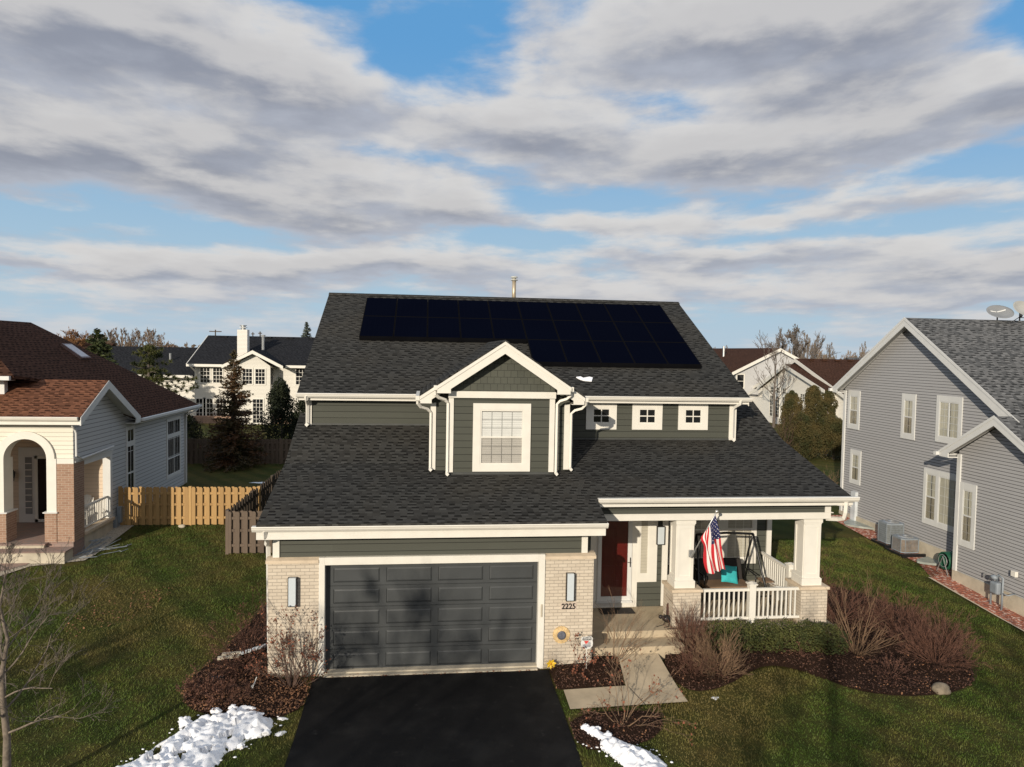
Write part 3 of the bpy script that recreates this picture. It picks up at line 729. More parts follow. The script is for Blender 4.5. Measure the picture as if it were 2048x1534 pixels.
m = MB(); m.box(2.56, 2.64, 1.75, 1.95, 6.48, 6.60); m.box(6.08, 6.17, 1.75, 1.95, 6.48, 6.60); m.box(2.10, 2.20, 1.97, 4.2, 6.20, 6.32); m.box(6.52, 6.61, 1.97, 4.2, 6.20, 6.32); each(m, 'eave_gutter', TRIM, dm)
for s in (-1, 1):
    X = lambda v: 4.36+s*v
    downspout([(X(1.75), 1.85, 6.46), (X(1.75), 1.86, 6.36), (X(1.66), 1.90, 6.28), (X(1.50), 1.97, 6.22), (X(1.425), 2.0, 6.14), (X(1.425), 2.0, 4.34)], .036)
    downspout([(X(2.20), 2.03, 6.22), (X(2.20), 2.04, 6.12), (X(2.12), 2.10, 6.02), (X(1.95), 2.20, 5.96), (X(1.855), 2.24, 5.87), (X(1.855), 2.24, 4.42)], .036)
window(dm, (3.585, 2.05, 4.36), X_, FR, 1.51, 1.78, (.19, .19, .19, .17), 4, 3, True, 'blind', proud=.045)
# ------------------------------------------------ porch
pf = onebox('porch_floor', CONC, H, 6.385, 13.0, .75, 4.405, -.4, .53)
onebox('step', CONC, H, 6.385, 8.75, .20, .75, -.4, .355)
m = MB(); m.box(6.56, 12.90, .95, 1.17, 3.28, 3.45); m.box(12.74, 12.90, .952, 1.17, 3.45, 3.68); m.box(12.68, 12.90, 1.17, 4.4, 3.28, 3.5); m.build('porch_beam', TRIM, H, bevel=.004)
m = MB(); m.box(6.56, 12.74, .98, 1.1, 3.45, 3.72); m.prism([(12.8, 1.17, 3.5), (12.8, 4.4, 3.5), (12.8, 4.4, 4.7), (12.8, 1.17, 3.85)], (.08, 0, 0)); each(m, 'porch_frieze', GREEN, H)
for xa, xb in ((8.69, 9.43), (12.15, 12.87)):
    m = MB(); m.box(xa, xb, .93, 1.67, .25 if xa < 9 else -.0, 1.425); pr = m.build('brick_pier', CREAM, H)
    onebox('cap', CAPST, pr, xa-.045, xb+.045, .885, 1.715, 1.426, 1.50, bevel=.008)
    c = 9.02 if xa < 9 else 12.47; h_ = .225; ya, yb = 1.06, 1.51
    m = MB(); m.box(c-h_, c+h_, ya, yb, 1.50, 3.28)
    cm = m.build('column', TRIM, H, bevel=.004)
    m = MB(); m.box(c-.275, c+.275, ya-.05, yb+.05, 1.501, 1.69); m.box(c-.25, c+.25, ya-.025, yb+.025, 1.69, 1.715); m.build('base', TRIM, cm, bevel=.006)
    m = MB(); m.box(c-.262, c+.262, ya-.037, yb+.037, 3.16, 3.279); m.box(c-.245, c+.245, ya-.02, yb+.02, 3.12, 3.16); m.build('capital', TRIM, cm, bevel=.006)
    m = MB()
    for (O, u, nn) in (((c-h_, ya, 0), (1, 0, 0), (0, -1, 0)), ((c-h_, yb, 0), (0, -1, 0), (-1, 0, 0))):
        m.obox(O, u, nn, .0, .07, 1.715, 3.12, 0, .022); m.obox(O, u, nn, .38, .45, 1.715, 3.12, 0, .022)
        m.obox(O, u, nn, .07, .38, 1.715, 1.80, 0, .0218); m.obox(O, u, nn, .07, .38, 3.04, 3.12, 0, .0218)
    m.build('panel_trim', TRIM, cm)
def railing(P0, P1, posts, n, zb, zt):
    P0, P1 = Vector(P0), Vector(P1); u = (P1-P0).normalized(); L = (P1-P0).length; w = Vector((-u.y, u.x, 0))
    m = MB(); m.obox(P0, u, w, 0, L, zt-.07, zt, -.045, .045); r = m.build('railing', TRIM, H, bevel=.006)
    m = MB(); m.obox(P0, u, w, 0, L, zb, zb+.06, -.03, .03); m.build('bottom_rail', TRIM, r)
    for q in posts:
        m = MB(); m.obox(P0, u, w, q-.085, q+.085, zb-.12, zt+.10, -.085, .085); pp = m.build('post', TRIM, r)
        m = MB(); m.obox(P0, u, w, q-.115, q+.115, zt+.10, zt+.135, -.115, .115)
        c = P0+u*q; m.tube([(c.x, c.y, zt+.135), (c.x, c.y, zt+.175)], [.15, .02], 4, ph=math.pi/4); m.build('post_cap', TRIM, pp)
    spans = []; e = [0]+sum([[q-.085, q+.085] for q in posts], [])+[L]
    for i in range(0, len(e), 2): spans.append((e[i], e[i+1]))
    for a, b in spans:
        k = max(1, round((b-a)/.127)-1)
        for i in range(k):
            q = a+(b-a)*(i+1)/(k+1); m = MB(); m.obox(P0, u, w, q-.018, q+.018, zb+.06, zt-.07, -.018, .018); m.build('baluster', TRIM, r)
railing((9.43, 1.02, 0), (12.15, 1.02, 0), [1.40], 22, .66, 1.47)
railing((12.72, 4.36, 0), (12.72, 1.67, 0), [1.76], 20, .66, 1.47)
# entry: red door, sidelight, lamps
m = MB(); m.box(6.40, 7.07, 2.43, 2.452, .53, 3.41); m.box(8.02, 8.19, 2.43, 2.452, .53, 3.41); m.box(7.07, 8.02, 2.43, 2.452, .53, .72); m.box(7.07, 8.02, 2.43, 2.452, 3.10, 3.41); each(m, 'door_casing', TRIM, H)
dr = onebox('front_door', RED, H, 7.16, 7.92, 2.425, 2.45, .80, 3.02)
m = MB(); 
for a, b, c2, d2 in ((7.24, 7.50, 1.0, 1.7), (7.58, 7.84, 1.0, 1.7), (7.24, 7.50, 1.85, 2.75), (7.58, 7.84, 1.85, 2.75)): m.box(a, b, 2.418, 2.425, c2, d2)
m.build('door_panel', RED, dr, bevel=.003)
m = MB(); m.box(7.07, 7.17, 2.395, 2.428, .73, 3.10); m.box(7.905, 8.02, 2.395, 2.428, .73, 3.10); m.box(7.17, 7.905, 2.395, 2.428, .73, .845); m.box(7.17, 7.905, 2.395, 2.428, 3.0, 3.10); sd = m.build('storm_door', TRIMC, H)
m = MB(); m.face([(7.17, 2.407, .845), (7.905, 2.407, .845), (7.905, 2.407, 3.0), (7.17, 2.407, 3.0)]); m.build('glass', PANEG, sd)
m = MB(); m.box(7.965, 7.985, 2.37, 2.395, 1.66, 1.92); m.tube([(7.975, 2.37, 1.79), (7.975, 2.345, 1.79), (7.89, 2.34, 1.80)], .010, 6); m.build('handle', BLACK, sd)
onebox('sill', TRIMC, sd, 7.05, 8.04, 2.34, 2.43, .68, .73)
window(H, (8.19, 2.452, 1.22), X_, FR, .55, 2.19, (.055, .24, .21, .12), 1, 1, False, 'tblind', proud=.028, name='sidelight')
m = MB(); m.box(8.88, 9.04, 2.42, 2.60, .545, 3.42); m.box(8.74, 8.88, 2.425, 2.45, 3.16, 3.42); each(m, 'corner_board', TRIM, H)
def wall_lamp(x0, x1, z0, z1, y, full):
    m = MB(); e = .018; m.box(x0, x1, y-.03, y, z0, z1)
    m.box(x0, x0+e, y-.115, y-.03, z0, z1); m.box(x1-e, x1, y-.115, y-.03, z0, z1); m.box(x0+e, x1-e, y-.115, y-.03, z0, z0+e)
    if full: m.box(x0+e, x1-e, y-.115, y-.03, z1-e, z1)
    l = m.build('wall_lamp', plain('dark_lamp_metal', (.022, .019, .018), .4) if full else BLACK, H); onebox('shade', DIFF, l, x0+e, x1-e, y-.125, y-.032, z0+e, z1-(e if full else .004), bevel=.01)
wall_lamp(-.67, -.47, 1.65, 2.31, 0, False); wall_lamp(5.71, 5.91, 1.63, 2.29, 0, False); wall_lamp(8.70, 8.92, 2.27, 2.78, 2.45, True)
onebox('number_plate', plain('number_plate_tan', (.52, .43, .36), .6), H, 5.60, 5.98, -.012, .0, 1.40, 1.57)
text_mesh(H, '2225', .185, (5.79, -.02, 1.475), RF, BLACK, 'house_number', sx=.93)
# living room windows behind the porch
for x in (9.27, 10.36, 11.45):
    w_ = window(H, (x, 4.4, 1.09), X_, FR, 1.09, 2.28, (.13, .13, .18, .14), 3, 1, False, 'tblind', proud=.04)
    m = MB(); m.box(x+.13, x+.96, 4.36, 4.396, 2.14, 2.19); m.build('transom_bar', TRIM, w_)
onebox('corner_board', TRIM, H, 12.87, 13.02, 4.35, 4.5, .55, 3.42)
# ================================================================== things on the porch and by the garage
def porch_swing():
    t = thing('porch_swing', 'black framed porch swing with tan seat cushion behind the white railing', 'swing', (11.0, 3.0, .53))
    m = MB(); m.tube([(10.1, 3.05, 2.36), (11.0, 3.05, 2.40), (11.80, 3.05, 2.36)], .035, 8); m.build('top_bar', BLACK, t, True)
    for x in (10.1, 11.80):
        s = 1 if x > 11 else -1
        m = MB(); m.tube([(x, 3.05, 2.36), (x+.03*s, 2.85, 1.9), (x+.10*s, 2.55, 1.2), (x+.20*s, 2.25, .56)], .03, 8); m.build('leg', BLACK, t, True)
        m = MB(); m.tube([(x, 3.05, 2.36), (x+.0*s, 3.28, 1.9), (x+.0*s, 3.55, 1.2), (x+.05*s, 3.85, .56)], .03, 8); m.build('leg', BLACK, t, True)
        m = MB(); m.tube([(x-.12*s, 3.05, 2.36), (x-.12*s, 3.0, 1.2)], .012, 5); m.tube([(x-.2*s, 3.1, 2.36), (x-.12*s, 3.3, 1.3)], .012, 5); m.build('hanger', BLACK, t)
        m = MB(); m.tube([(x-.1*s, 2.6, 1.05), (x-.09*s, 2.62, 1.28), (x-.09*s, 3.3, 1.30)], .02, 6); m.build('armrest', BLACK, t, True)
    m = MB(); m.box(10.2, 11.62, 2.55, 3.25, .80, .90); m.box(10.2, 11.62, 2.55, 2.58, .62, .80); m.build('seat_frame', BLACK, t, bevel=.01)
    m = MB(); m.box(10.22, 11.60, 2.53, 3.2, .902, 1.0); cu = m.build('seat_cushion', TAN, t, bevel=.03)
    m = MB(); m.prism([(10.22, 3.18, .95), (10.22, 3.30, .95), (10.22, 3.50, 1.55), (10.22, 3.38, 1.55)], (1.38, 0, 0)); m.build('back_cushion', DARKB, t, bevel=.03)
    m = MB(); m.box(11.98, 12.32, 2.75, 3.15, 1.02, 1.05); tr = m.build('side_tray', TAN, t, bevel=.005)
    m = MB(); m.tube([(12.15, 2.95, 1.02), (12.15, 2.95, .56)], .02, 6); m.tube([(11.95, 2.95, .56), (12.4, 2.95, .56)], .02, 6); m.build('tray_stand', BLACK, tr)
porch_swing()
def pillow():
    t = MB(); n = 12; i0 = 0
    for side in (1, -1):
        for i in range(n+1):
            for j in range(n+1):
                a, b = i/n*2-1, j/n*2-1; th = .085*max(0, (1-a**4)*(1-b**4))**.5; k = 1-.07*(1-a*a)*(b*b) ; k2 = 1-.07*(1-b*b)*(a*a)
                t.v.append((a*.275*k2, side*th, b*.255*k))
        o = (n+1)**2 if side < 0 else 0
        for i in range(n):
            for j in range(n):
                q = [o+i*(n+1)+j, o+(i+1)*(n+1)+j, o+(i+1)*(n+1)+j+1, o+i*(n+1)+j+1]; t.f.append(q if side < 0 else q[::-1]); t.mi.append(0)
    rot = Matrix.Translation((11.02, 2.85, 1.26)) @ Matrix.Rotation(R(14), 4, 'Z') @ Matrix.Rotation(R(-28), 4, 'X') @ Matrix.Rotation(R(13), 4, 'Y')
    t.v = [tuple(rot @ Vector(p)) for p in t.v]
    tag(t.build('pillow', TEAL, None, True), 'bright teal square pillow leaning on the tan swing cushion', 'pillow')
pillow()
def flag():
    t = thing('flag', 'american flag hanging from a slanted pole on the left porch column', 'flag', (9.2, .93, 2.45))
    A, B = Vector((9.16, .90, 2.40)), Vector((9.50, .30, 3.62))
    m = MB(); m.tube([A, B], .016, 10); m.build('pole', GALV, t, True)
    m = MB(); m.blob(B+(B-A).normalized()*.03, .045, n=2, amp=0); m.build('ball', plain('silver_ball', (.7, .68, .6), .3, metal=.8), t, True)
    m = MB(); m.box(9.10, 9.20, .975, 1.02, 2.32, 2.5); m.tube([A-(B-A)*.06, A+(B-A)*.10], .03, 10); m.build('bracket', GALV, t)
    S, T = 64, 52; m = MB()
    hoT = B-(B-A)*.03; hoB = B-(B-A)*.46
    C = Vector((9.82, .42, 2.17)); Dn = Vector((9.45, .50, 2.05))
    for i in range(S+1):
        for j in range(T+1):
            s, q = i/S, j/T
            h = hoT.lerp(hoB, q); e = C.lerp(Dn, q)
            p = h.lerp(e, s)
            p += Vector((.0, -.075*math.sin(q*15+s*2.2)*min(1, s*3), 0)) + Vector((.028*math.sin(q*12+1+s*5)*min(1, s*2), 0, 0))
            bow = math.sin(math.pi*s); p += Vector((-.10*bow*(q-.1), 0, -.02*bow))
            if q > .75: p += Vector((-.10*math.exp(-((s-.12)/.12)**2)*(q-.75)*4, 0, -.02))
            m.v.append(tuple(p))
    for i in range(S):
        for j in range(T):
            a = i*(T+1)+j; m.f.append([a, a+1, a+T+2, a+T+1])
            st = int(j*13/T); mi = 0 if st % 2 == 0 else 1
            if i < S*.40 and st < 7:
                mi = 2
                if (i % 5 == 1 and (j % 6 == 1)) or (i % 5 == 4 and j % 6 == 4): mi = 1
            m.mi.append(mi)
    fr, fw, fb = plain('flag_red', (.50, .018, .028), .8, .05), plain('flag_white', (.78, .74, .72), .8, .03), plain('flag_blue', (.010, .014, .075), .8, .05)
    m.build('cloth', [fr, fw, fb], t, True)
flag()
m = MB(); m.lathe((12.50, 2.72, .53), [(.0, .01), (.11, .0), (.135, .02), (.16, .30), (.175, .30), (.175, .34), (.15, .34), (.14, .22), (0, .22)], 24)
tag(m.build('planter', TRIMC, None, True), 'white round plastic planter on the porch floor by the side railing', 'planter')
m = MB(); m.box(7.08, 8.02, 1.92, 2.36, .531, .545); tag(m.build('door_mat', DARKB, None, bevel=.004), 'dark door mat lying below the red front door', 'door mat')
def ornament():
    t = thing('yard_ornament', 'tipped dark brown metal turkey shaped ornament lying on the porch slab', 'ornament', (8.62, 1.25, .53))
    mt = plain('rusty_metal', (.055, .022, .014), .6, .5, 14)
    m = MB(); c = Vector((8.78, 1.22, .55)); pts = []
    for i in range(15):
        a = R(100 - i*17 + 20); rr = .30+.025*math.sin(i*2.4); pts.append((c.x+rr*math.cos(a)*.62-.02, c.y+.16-.12*math.sin(a), c.z+.24+rr*math.sin(a)*.85))
    hub = (c.x-.16, c.y-.02, c.z+.12)
    for i in range(14): m.face([hub, pts[i], pts[i+1]])
    for i in range(14):
        m.tube([hub, pts[i]], [.012, .022], 5)
    m.tube(pts, .016, 6)
    m.build('tail_fan', mt, t)
    m = MB(); m.blob((c.x-.14, c.y-.06, c.z+.12), .12, (1.1, .9, .8), 3, .2); m.tube([(c.x-.2, c.y-.08, c.z+.13), (c.x-.32, c.y-.12, c.z+.20)], [.05, .04], 8); m.blob((c.x-.35, c.y-.13, c.z+.20), .055, n=2, amp=.1); m.build('body', BLACK, t, True)
    m = MB(); m.tube([(c.x-.2, c.y-.1, c.z+.1), (c.x-.3, c.y-.22, c.z+.02), (c.x-.5, c.y-.28, c.z)], .009, 5); m.tube([(c.x-.1, c.y-.12, c.z+.06), (c.x-.2, c.y-.3, c.z), (c.x-.32, c.y-.33, c.z-.0)], .009, 5); m.tube([(c.x-.24, c.y-.4, c.z-.01), (c.x+.15, c.y-.40, c.z-.01)], .008, 5); m.build('stake', BLACK, t)
ornament()
def sunflower():
    t = thing('wall_plaque', 'round tan sunflower plaque with dark centre on the cream brick', 'wall plaque', (5.63, -.03, .80))
    m = MB(); N = 72; ring = []
    for i in range(N):
        a = 2*math.pi*i/N; r = .195+.014*abs(math.sin(a*9)); ring.append((5.63+r*math.cos(a), -.03, .80+r*math.sin(a)))
    c = (5.63, -.065, .80)
    for i in range(N): m.face([c, ring[i], ring[(i+1) % N]])
    for i in range(N): a, b = ring[i], ring[(i+1) % N]; m.face([a, (a[0], 0-.001, a[2]), (b[0], -.001, b[2]), b])
    m.build('petals', plain('straw', (.56, .40, .20), .9, .25, 14, .5, 60), t)
    m = MB(); m.blob((5.63, -.062, .80), .105, (1, .3, 1), 3, .1); m.build('centre', plain('seed_grey', (.10, .105, .13), .9, .3, 20), t, True)
sunflower()
def daisy():
    t = thing('pinwheel', 'small yellow flower pinwheel on the ground beside the garage frame', 'ornament', (5.36, -.10, 0))
    c = Vector((5.37, -.16, .17)); m = MB()
    for i in range(7):
        a = 2*math.pi*i/7+.2; d = Vector((math.cos(a), -.15, math.sin(a))); s = Vector((-math.sin(a), 0, math.cos(a)))
        m.face([c, c+d*.07+s*.035, c+d*.13+Vector((0, -.02, 0)), c+d*.07-s*.035])
    m.build('petals', plain('yellow_plastic', (.85, .55, .03), .5), t)
    m = MB(); m.blob(c+Vector((0, -.01, 0)), .025, n=2, amp=0); m.build('centre', plain('orange_plastic', (.6, .25, .02), .5), t)
    m = MB(); m.tube([c, (5.36, -.08, -.0)], .006, 5); m.build('stem', BLACK, t)
daisy()
def yard_sign():
    x, y, z = 6.17, -.36, .02
    t = thing('yard_sign', 'white shield shaped security warning sign on a thin stake', 'sign', (x, y, z))
    m = MB(); m.tube([(x, y, z-.1), (x, y, z+.62)], .010, 6); m.build('stake', TRIM, t)
    prof = [(0, 1), (.30, .96), (.42, 1.0), (.62, .82), (.55, .62), (.62, .35), (.58, .02), (.35, -.22), (0, -.30)]
    pts = prof+[(-a, b) for a, b in prof[::-1][1:-1]]
    K = .235; zc = z+.63
    m = MB(); m.prism([(x+a*K, y-.012, zc+b*K) for a, b in pts], (0, .008, 0)); sg = m.build('shield', TRIMC, t)
    m = MB(); b = [(-.5, .80), (-.40, .92), (-.28, .88), (0, .92), (.28, .88), (.40, .92), (.5, .80), (.44, .62), (-.44, .62)]
    m.prism([(x+p*K, y-.016, zc+q*K) for p, q in b], (0, .003, 0)); m.build('banner', BLACK, sg)
    text_mesh(sg, 'WARNING', .055, (x, y-.018, zc+.765*K), RF, TRIMC, 'warning_text', .0008)
    m = MB(); m.prism([(x+p*K, y-.016, zc+q*K) for p, q in ((-.30, .56), (.20, .56), (-.02, .26), (-.14, .26))], (0, .003, 0)); m.build('red_emblem', plain('emblem_red', (.55, .06, .05), .5), sg)
    m = MB()
    for q, a, b in ((.42, .10, .36), (.30, .06, .40), (.17, -.38, .38), (.07, -.42, .40), (-.03, -.36, .36)): m.box(x+a*K, x+b*K, y-.0155, y-.013, zc+q*K-.006, zc+q*K+.006)
    m.build('small_print', plain('print_navy', (.05, .05, .10), .5), sg)
yard_sign()
# ================================================================== left neighbour's house
LH = thing('house', 'single storey white sided house with brown roof, arched brick porch and skylight', 'house', (-9, 8.2, .6))
UY, NX = (0, 1, 0), (1, 0, 0)
m = MB(); m.box(-13, -9.02, 8.25, 11.0, .3, 1.02); m.box(-20, -9.02, 11.0, 19.0, .3, .95); each(m, 'foundation', CONCL, LH)
m = MB()
m.prism([(-9.0, 11.0, .95), (-9.0, 19.0, .95), (-9.0, 19.0, 4.62), (-9.0, 12.7, 4.62), (-9.0, 12.7, 4.62), (-9.0, 11.0, 5.5)], (-.2, 0, 0))
m.prism([(-9.0, 8.212, 3.60), (-9.0, 10.99, 3.60), (-9.0, 10.99, 5.62), (-9.0, 9.87, 6.12), (-9.0, 8.212, 5.1)], (-.2, 0, 0))
m.box(-9.2, -9.001, 10.95, 11.0, .95, 3.6)
m.box(-20, -9.2, 18.8, 19.0, .95, 4.6)
m.build('side_wall', WSIDB, LH)
# front wall with the arch cut out
m = MB(); AX, AZ, AR = -10.44, 3.76, .655
def arch_pts(r, n=18): return [(AX+r*math.cos(math.pi*i/n), AZ+r*math.sin(math.pi*i/n)) for i in range(n+1)]
ap = arch_pts(AR)
for i in range(18):
    (xa, za), (xb, zb) = ap[i], ap[i+1]
    m.prism([(xa, 8.2, za), (xb, 8.2, zb), (xb, 8.2, 5.1), (xa, 8.2, 5.1)], (0, .3, 0))
m.box(AX+AR, -9.012, 8.2, 8.5, 3.76, 5.1); m.box(-14, AX-AR, 8.2, 8.5, 3.76, 5.1)
m.build('front_wall', WSIDC, LH)
m = MB()
a1, a2 = arch_pts(AR-.01), arch_pts(AR+.235)
for i in range(18): m.prism([(a1[i][0], 8.13, a1[i][1]), (a1[i+1][0], 8.13, a1[i+1][1]), (a2[i+1][0], 8.13, a2[i+1][1]), (a2[i][0], 8.13, a2[i][1])], (0, .40, 0))
m.box(AX+AR-.01, -9.50, 8.13, 8.66, 2.02, 3.76); m.box(-11.35, AX-AR+.01, 8.13, 8.66, 2.02, 3.76)
m.box(-9.50, -8.98, 8.15, 8.6, 3.60, 3.77); m.box(-14, -11.35, 8.15, 8.6, 3.60, 3.77)
each(m, 'arch_trim', TRIM, LH)
m = MB(); m.box(-9.497, -8.97, 8.14, 8.85, 1.04, 3.60); m.box(-9.86, -9.497, 8.12, 8.72, 1.04, 1.99); m.box(-14, -11.02, 8.12, 8.72, 1.04, 1.99); m.box(-14, -11.37, 8.15, 8.7, 1.99, 3.6); m.build('brick_pier', TANB, LH)
m = MB(); m.box(-9.9, -9.46, 8.08, 8.74, 1.992, 2.03); m.box(-11.42, -10.98, 8.08, 8.74, 1.992, 2.03); each(m, 'cap', TRIMC, LH)
m = MB(); m.box(-13, -8.98, 8.1, 11.0, .4, 1.035); pfl = m.build('porch_floor', PAVE, LH)
m = MB(); m.box(-13, -9.8, 7.95, 8.14, .3, 1.03); m.box(-13, -9.0, 7.55, 8.1, .3, .86); each(m, 'step', CONCL, LH)
m = MB(); m.box(-13, -9.75, 7.9, 8.15, 1.0, 1.045); m.box(-13, -8.95, 7.5, 8.1, .862, .90); each(m, 'step_edge', PAVE, LH)
onebox('porch_side_base', CONCL, LH, -9.25, -8.96, 8.85, 11.0, .3, 1.10); onebox('porch_side_cap', CAPST, LH, -9.28, -8.90, 8.85, 11.05, 1.10, 1.20)
m = MB(); m.box(-14, -9.2, 11.0, 11.2, 1.03, 5.0); m.build('porch_wall', PEACH, LH)
m = MB(); m.box(-9.22, -8.96, 8.85, 11.0, 3.46, 3.62); m.box(-9.22, -8.96, 10.82, 11.0, 1.2, 3.46); m.box(-9.3, -8.94, 8.2, 11.05, 3.62, 3.68); each(m, 'opening_trim', TRIMC, LH)
m = MB(); m.box(-9.12, -9.05, 8.85, 10.82, 1.95, 2.02); r = m.build('railing', TRIM, LH)
m = MB(); m.box(-9.11, -9.06, 8.85, 10.82, 1.27, 1.31); m.build('bottom_rail', TRIM, r)
for i in range(15): onebox('baluster', TRIM, r, -9.10, -9.07, 8.95+i*.125, 8.98+i*.125, 1.31, 1.95)
m = MB(); m.box(-14, -9.2, 8.5, 11, 4.60, 4.62); m.build('porch_ceiling', PEACH, LH)
m = MB(); m.box(-12.12, -10.2, 10.94, 11.0, 1.04, 3.75); dc = m.build('door_casing', TRIMC, LH)
m = MB(); m.box(-11.47, -10.55, 10.915, 10.94, 1.12, 3.35); m.build('door', plain('black_door', (.012, .012, .014), .2), dc)
m = MB(); m.box(-11.56, -11.46, 10.89, 10.94, 1.06, 3.45); m.box(-10.56, -10.46, 10.89, 10.94, 1.06, 3.45); m.box(-11.56, -10.46, 10.89, 10.94, 3.35, 3.45); m.box(-11.56, -10.46, 10.89, 10.94, 1.06, 1.16); m.build('storm_door', TRIM, dc)
m = MB(); m.box(-11.89, -11.67, 10.92, 10.94, 1.35, 3.40); sl = m.build('sidelight', plain('frosted_pane', (.22, .23, .24), .15), dc)
m = MB()
for i in range(1, 9): m.box(-11.89, -11.67, 10.908, 10.92, 1.35+i*.228-.014, 1.35+i*.228+.014)
m.build('muntins', TRIM, sl)
m = MB(); m.lathe((-12.28, 10.86, 2.62), [(0, 0), (.05, .04), (.075, .10), (.095, .26), (.02, .34), (0, .40)], 10); m.tube([(-12.28, 10.98, 2.7), (-12.28, 10.94, 2.55), (-12.28, 10.86, 2.62)], .012, 6); m.build('wall_lantern', BLACK, LH)
# roofs
m = MB()
slab(m, [(-8.60, 7.80), (-13.9, 7.80), (-13.9, 9.87), (-8.60, 9.87)], lambda x, y: 5.15+.531*(y-7.80), .10)
slab(m, [(-8.60, 9.871), (-13.9, 9.871), (-13.9, 12.62), (-8.60, 12.62)], lambda x, y: 6.25-.545*(y-9.87), .10)
each(m, 'porch_roof', ROOFB, LH)
m = MB(); zr = 4.66
def tri(pts): m.face(pts)
RXY = [(-8.60, 11.8, 4.66), (-8.60, 19.55, 4.66), (-13.65, 14.85, 8.33), (-13.65, 11.0, 8.33)]
p = [(-8.60, 9.0), (-8.60, 19.75), (-13.65, 14.85), (-13.65, 9.0)]
mz_ = lambda x, y: 4.66+.7267*(-8.60-x)
slab(m, [(-8.60, 12.55), (-8.60, 19.75), (-13.65, 14.85), (-13.65, 10.7), (-11.02, 8.66), (-10.80, 9.88)], mz_, .10)
slab(m, [(-8.60, 19.751), (-18.7, 19.751), (-13.65, 14.851)], lambda x, y: 4.66+.7489*(19.75-y), .10)
slab(m, [(-11.02, 8.659), (-13.65, 10.699), (-16.3, 8.659)], lambda x, y: 6.42+.936*(y-8.66), .10)
slab(m, [(-18.7, 19.7), (-13.651, 14.84), (-13.651, 10.7), (-16.3, 8.66), (-18.7, 8.66)], lambda x, y: 8.33+.7267*(x+13.65), .10)
m.build('main_roof', ROOFR, LH)
m = MB(); m.prism([(-8.58, 7.80, 5.14), (-8.58, 9.87, 6.24), (-8.58, 12.62, 4.75), (-8.58, 12.62, 4.52), (-8.58, 12.2, 4.52), (-8.58, 12.2, 4.70), (-8.58, 9.87, 5.96), (-8.58, 8.05, 5.0), (-8.58, 7.80, 4.88)], (-.04, 0, 0)); each(m, 'rake_board', TRIMC, LH)
m = MB(); m.box(-9.0, -8.6, 12.2, 12.62, 4.50, 4.53); m.prism([(-8.62, 7.9, 5.05), (-8.62, 9.87, 6.10), (-8.62, 9.87, 6.08), (-8.62, 7.9, 5.03)], (-.38, 0, 0)); m.prism([(-8.62, 12.6, 4.62), (-8.62, 9.87, 6.10), (-8.62, 9.87, 6.08), (-8.62, 12.6, 4.60)], (-.38, 0, 0)); m.box(-9.0, -8.6, 12.6, 19.3, 4.50, 4.52); each(m, 'soffit', TRIMC, LH)
m = MB(); m.box(-14, -8.63, 7.83, 7.86, 4.90, 5.08); m.box(-8.63, -8.60, 12.65, 19.6, 4.46, 4.62); each(m, 'fascia', TRIM, LH)
gutter(LH, -14, -8.66, 7.84, 5.155, TRIM)
m = MB(); m.box(-8.60, -8.47, 12.66, 19.85, 4.56, 4.66); each(m, 'gutter', TRIMC, LH)
# upper front piece of the roof at the picture edge
m = MB(); m.prism([(-11.1, 8.52, 6.40), (-11.1, 8.52, 6.27), (-15, 8.52, 6.27), (-15, 8.52, 6.40)], (0, .12, 0)); m.prism([(-11.5, 9.0, 6.27), (-15, 9.0, 6.27), (-15, 9.0, 5.25), (-11.5, 9.0, 5.25)], (0, .2, 0)); m.box(-15, -11.15, 8.64, 9.0, 6.25, 6.27); m.build('upper_eave', TRIMC, LH)
m = MB(); m.tube([(-8.93, 7.95, 5.02), (-8.93, 8.0, 4.85), (-8.93, 8.14, 4.72), (-8.90, 8.17, 4.60), (-8.90, 8.18, 3.85), (-8.88, 8.5, 3.72), (-8.88, 10.9, 3.80)], .038, 8); m.tube([(-8.53, 19.6, 4.56), (-8.6, 19.3, 4.40), (-8.93, 18.95, 4.25), (-8.93, 18.95, 1.0)], .04, 8); each(m, 'downspout', TRIMC, LH)
# skylight
m = MB(); P_ = lambda x, y, d: (x+.59*d, y, mz_(x, y)+.81*d)
m.v = [P_(x, y, d) for d in (.0, .10) for x, y in ((-11.62, 14.55), (-11.62, 15.35), (-12.40, 15.35), (-12.40, 14.55))]; m.f = [[4, 5, 6, 7], [0, 1, 5, 4], [1, 2, 6, 5], [2, 3, 7, 6], [3, 0, 4, 7]]; m.mi = [0]*5
sk = m.build('skylight', plain('brown_frame', (.16, .10, .09), .5), LH)
m = MB(); m.face([P_(-11.68, 14.62, .104), P_(-11.68, 15.28, .104), P_(-12.34, 15.28, .104), P_(-12.34, 14.62, .104)]); m.build('pane', plain('skylight_pane', (.42, .38, .38), .2), sk)
window(LH, (-9.0, 12.28, 1.6), UY, NX, .80, 2.75, (.09, .09, .09, .10), 2, 3, False, 'dark', TRIMC)
m = MB(); m.obox((-9, 12.28, 1.6), UY, NX, .09, .71, 1.98, 2.18, 0, .034); m.obox((-9, 12.28, 1.6), UY, NX, .09, .71, .92, .98, 0, .034); each(m, 'transom_trim', TRIMC, LH)
window(LH, (-9.0, 16.55, 1.58), UY, NX, 1.82, 2.68, (.12, .12, .12, .12), 6, 3, False, 'dark', TRIMC, vert=[.91])
m = MB(); m.obox((-9, 16.55, 1.58), UY, NX, .12, 1.70, 1.78, 1.96, 0, .034); m.obox((-9, 16.55, 1.58), UY, NX, .12, 1.70, .85, .90, 0, .034); each(m, 'transom_trim', TRIMC, LH)
onebox('corner_board', TRIMC, LH, -9.03, -8.97, 18.9, 19.02, .95, 4.5)
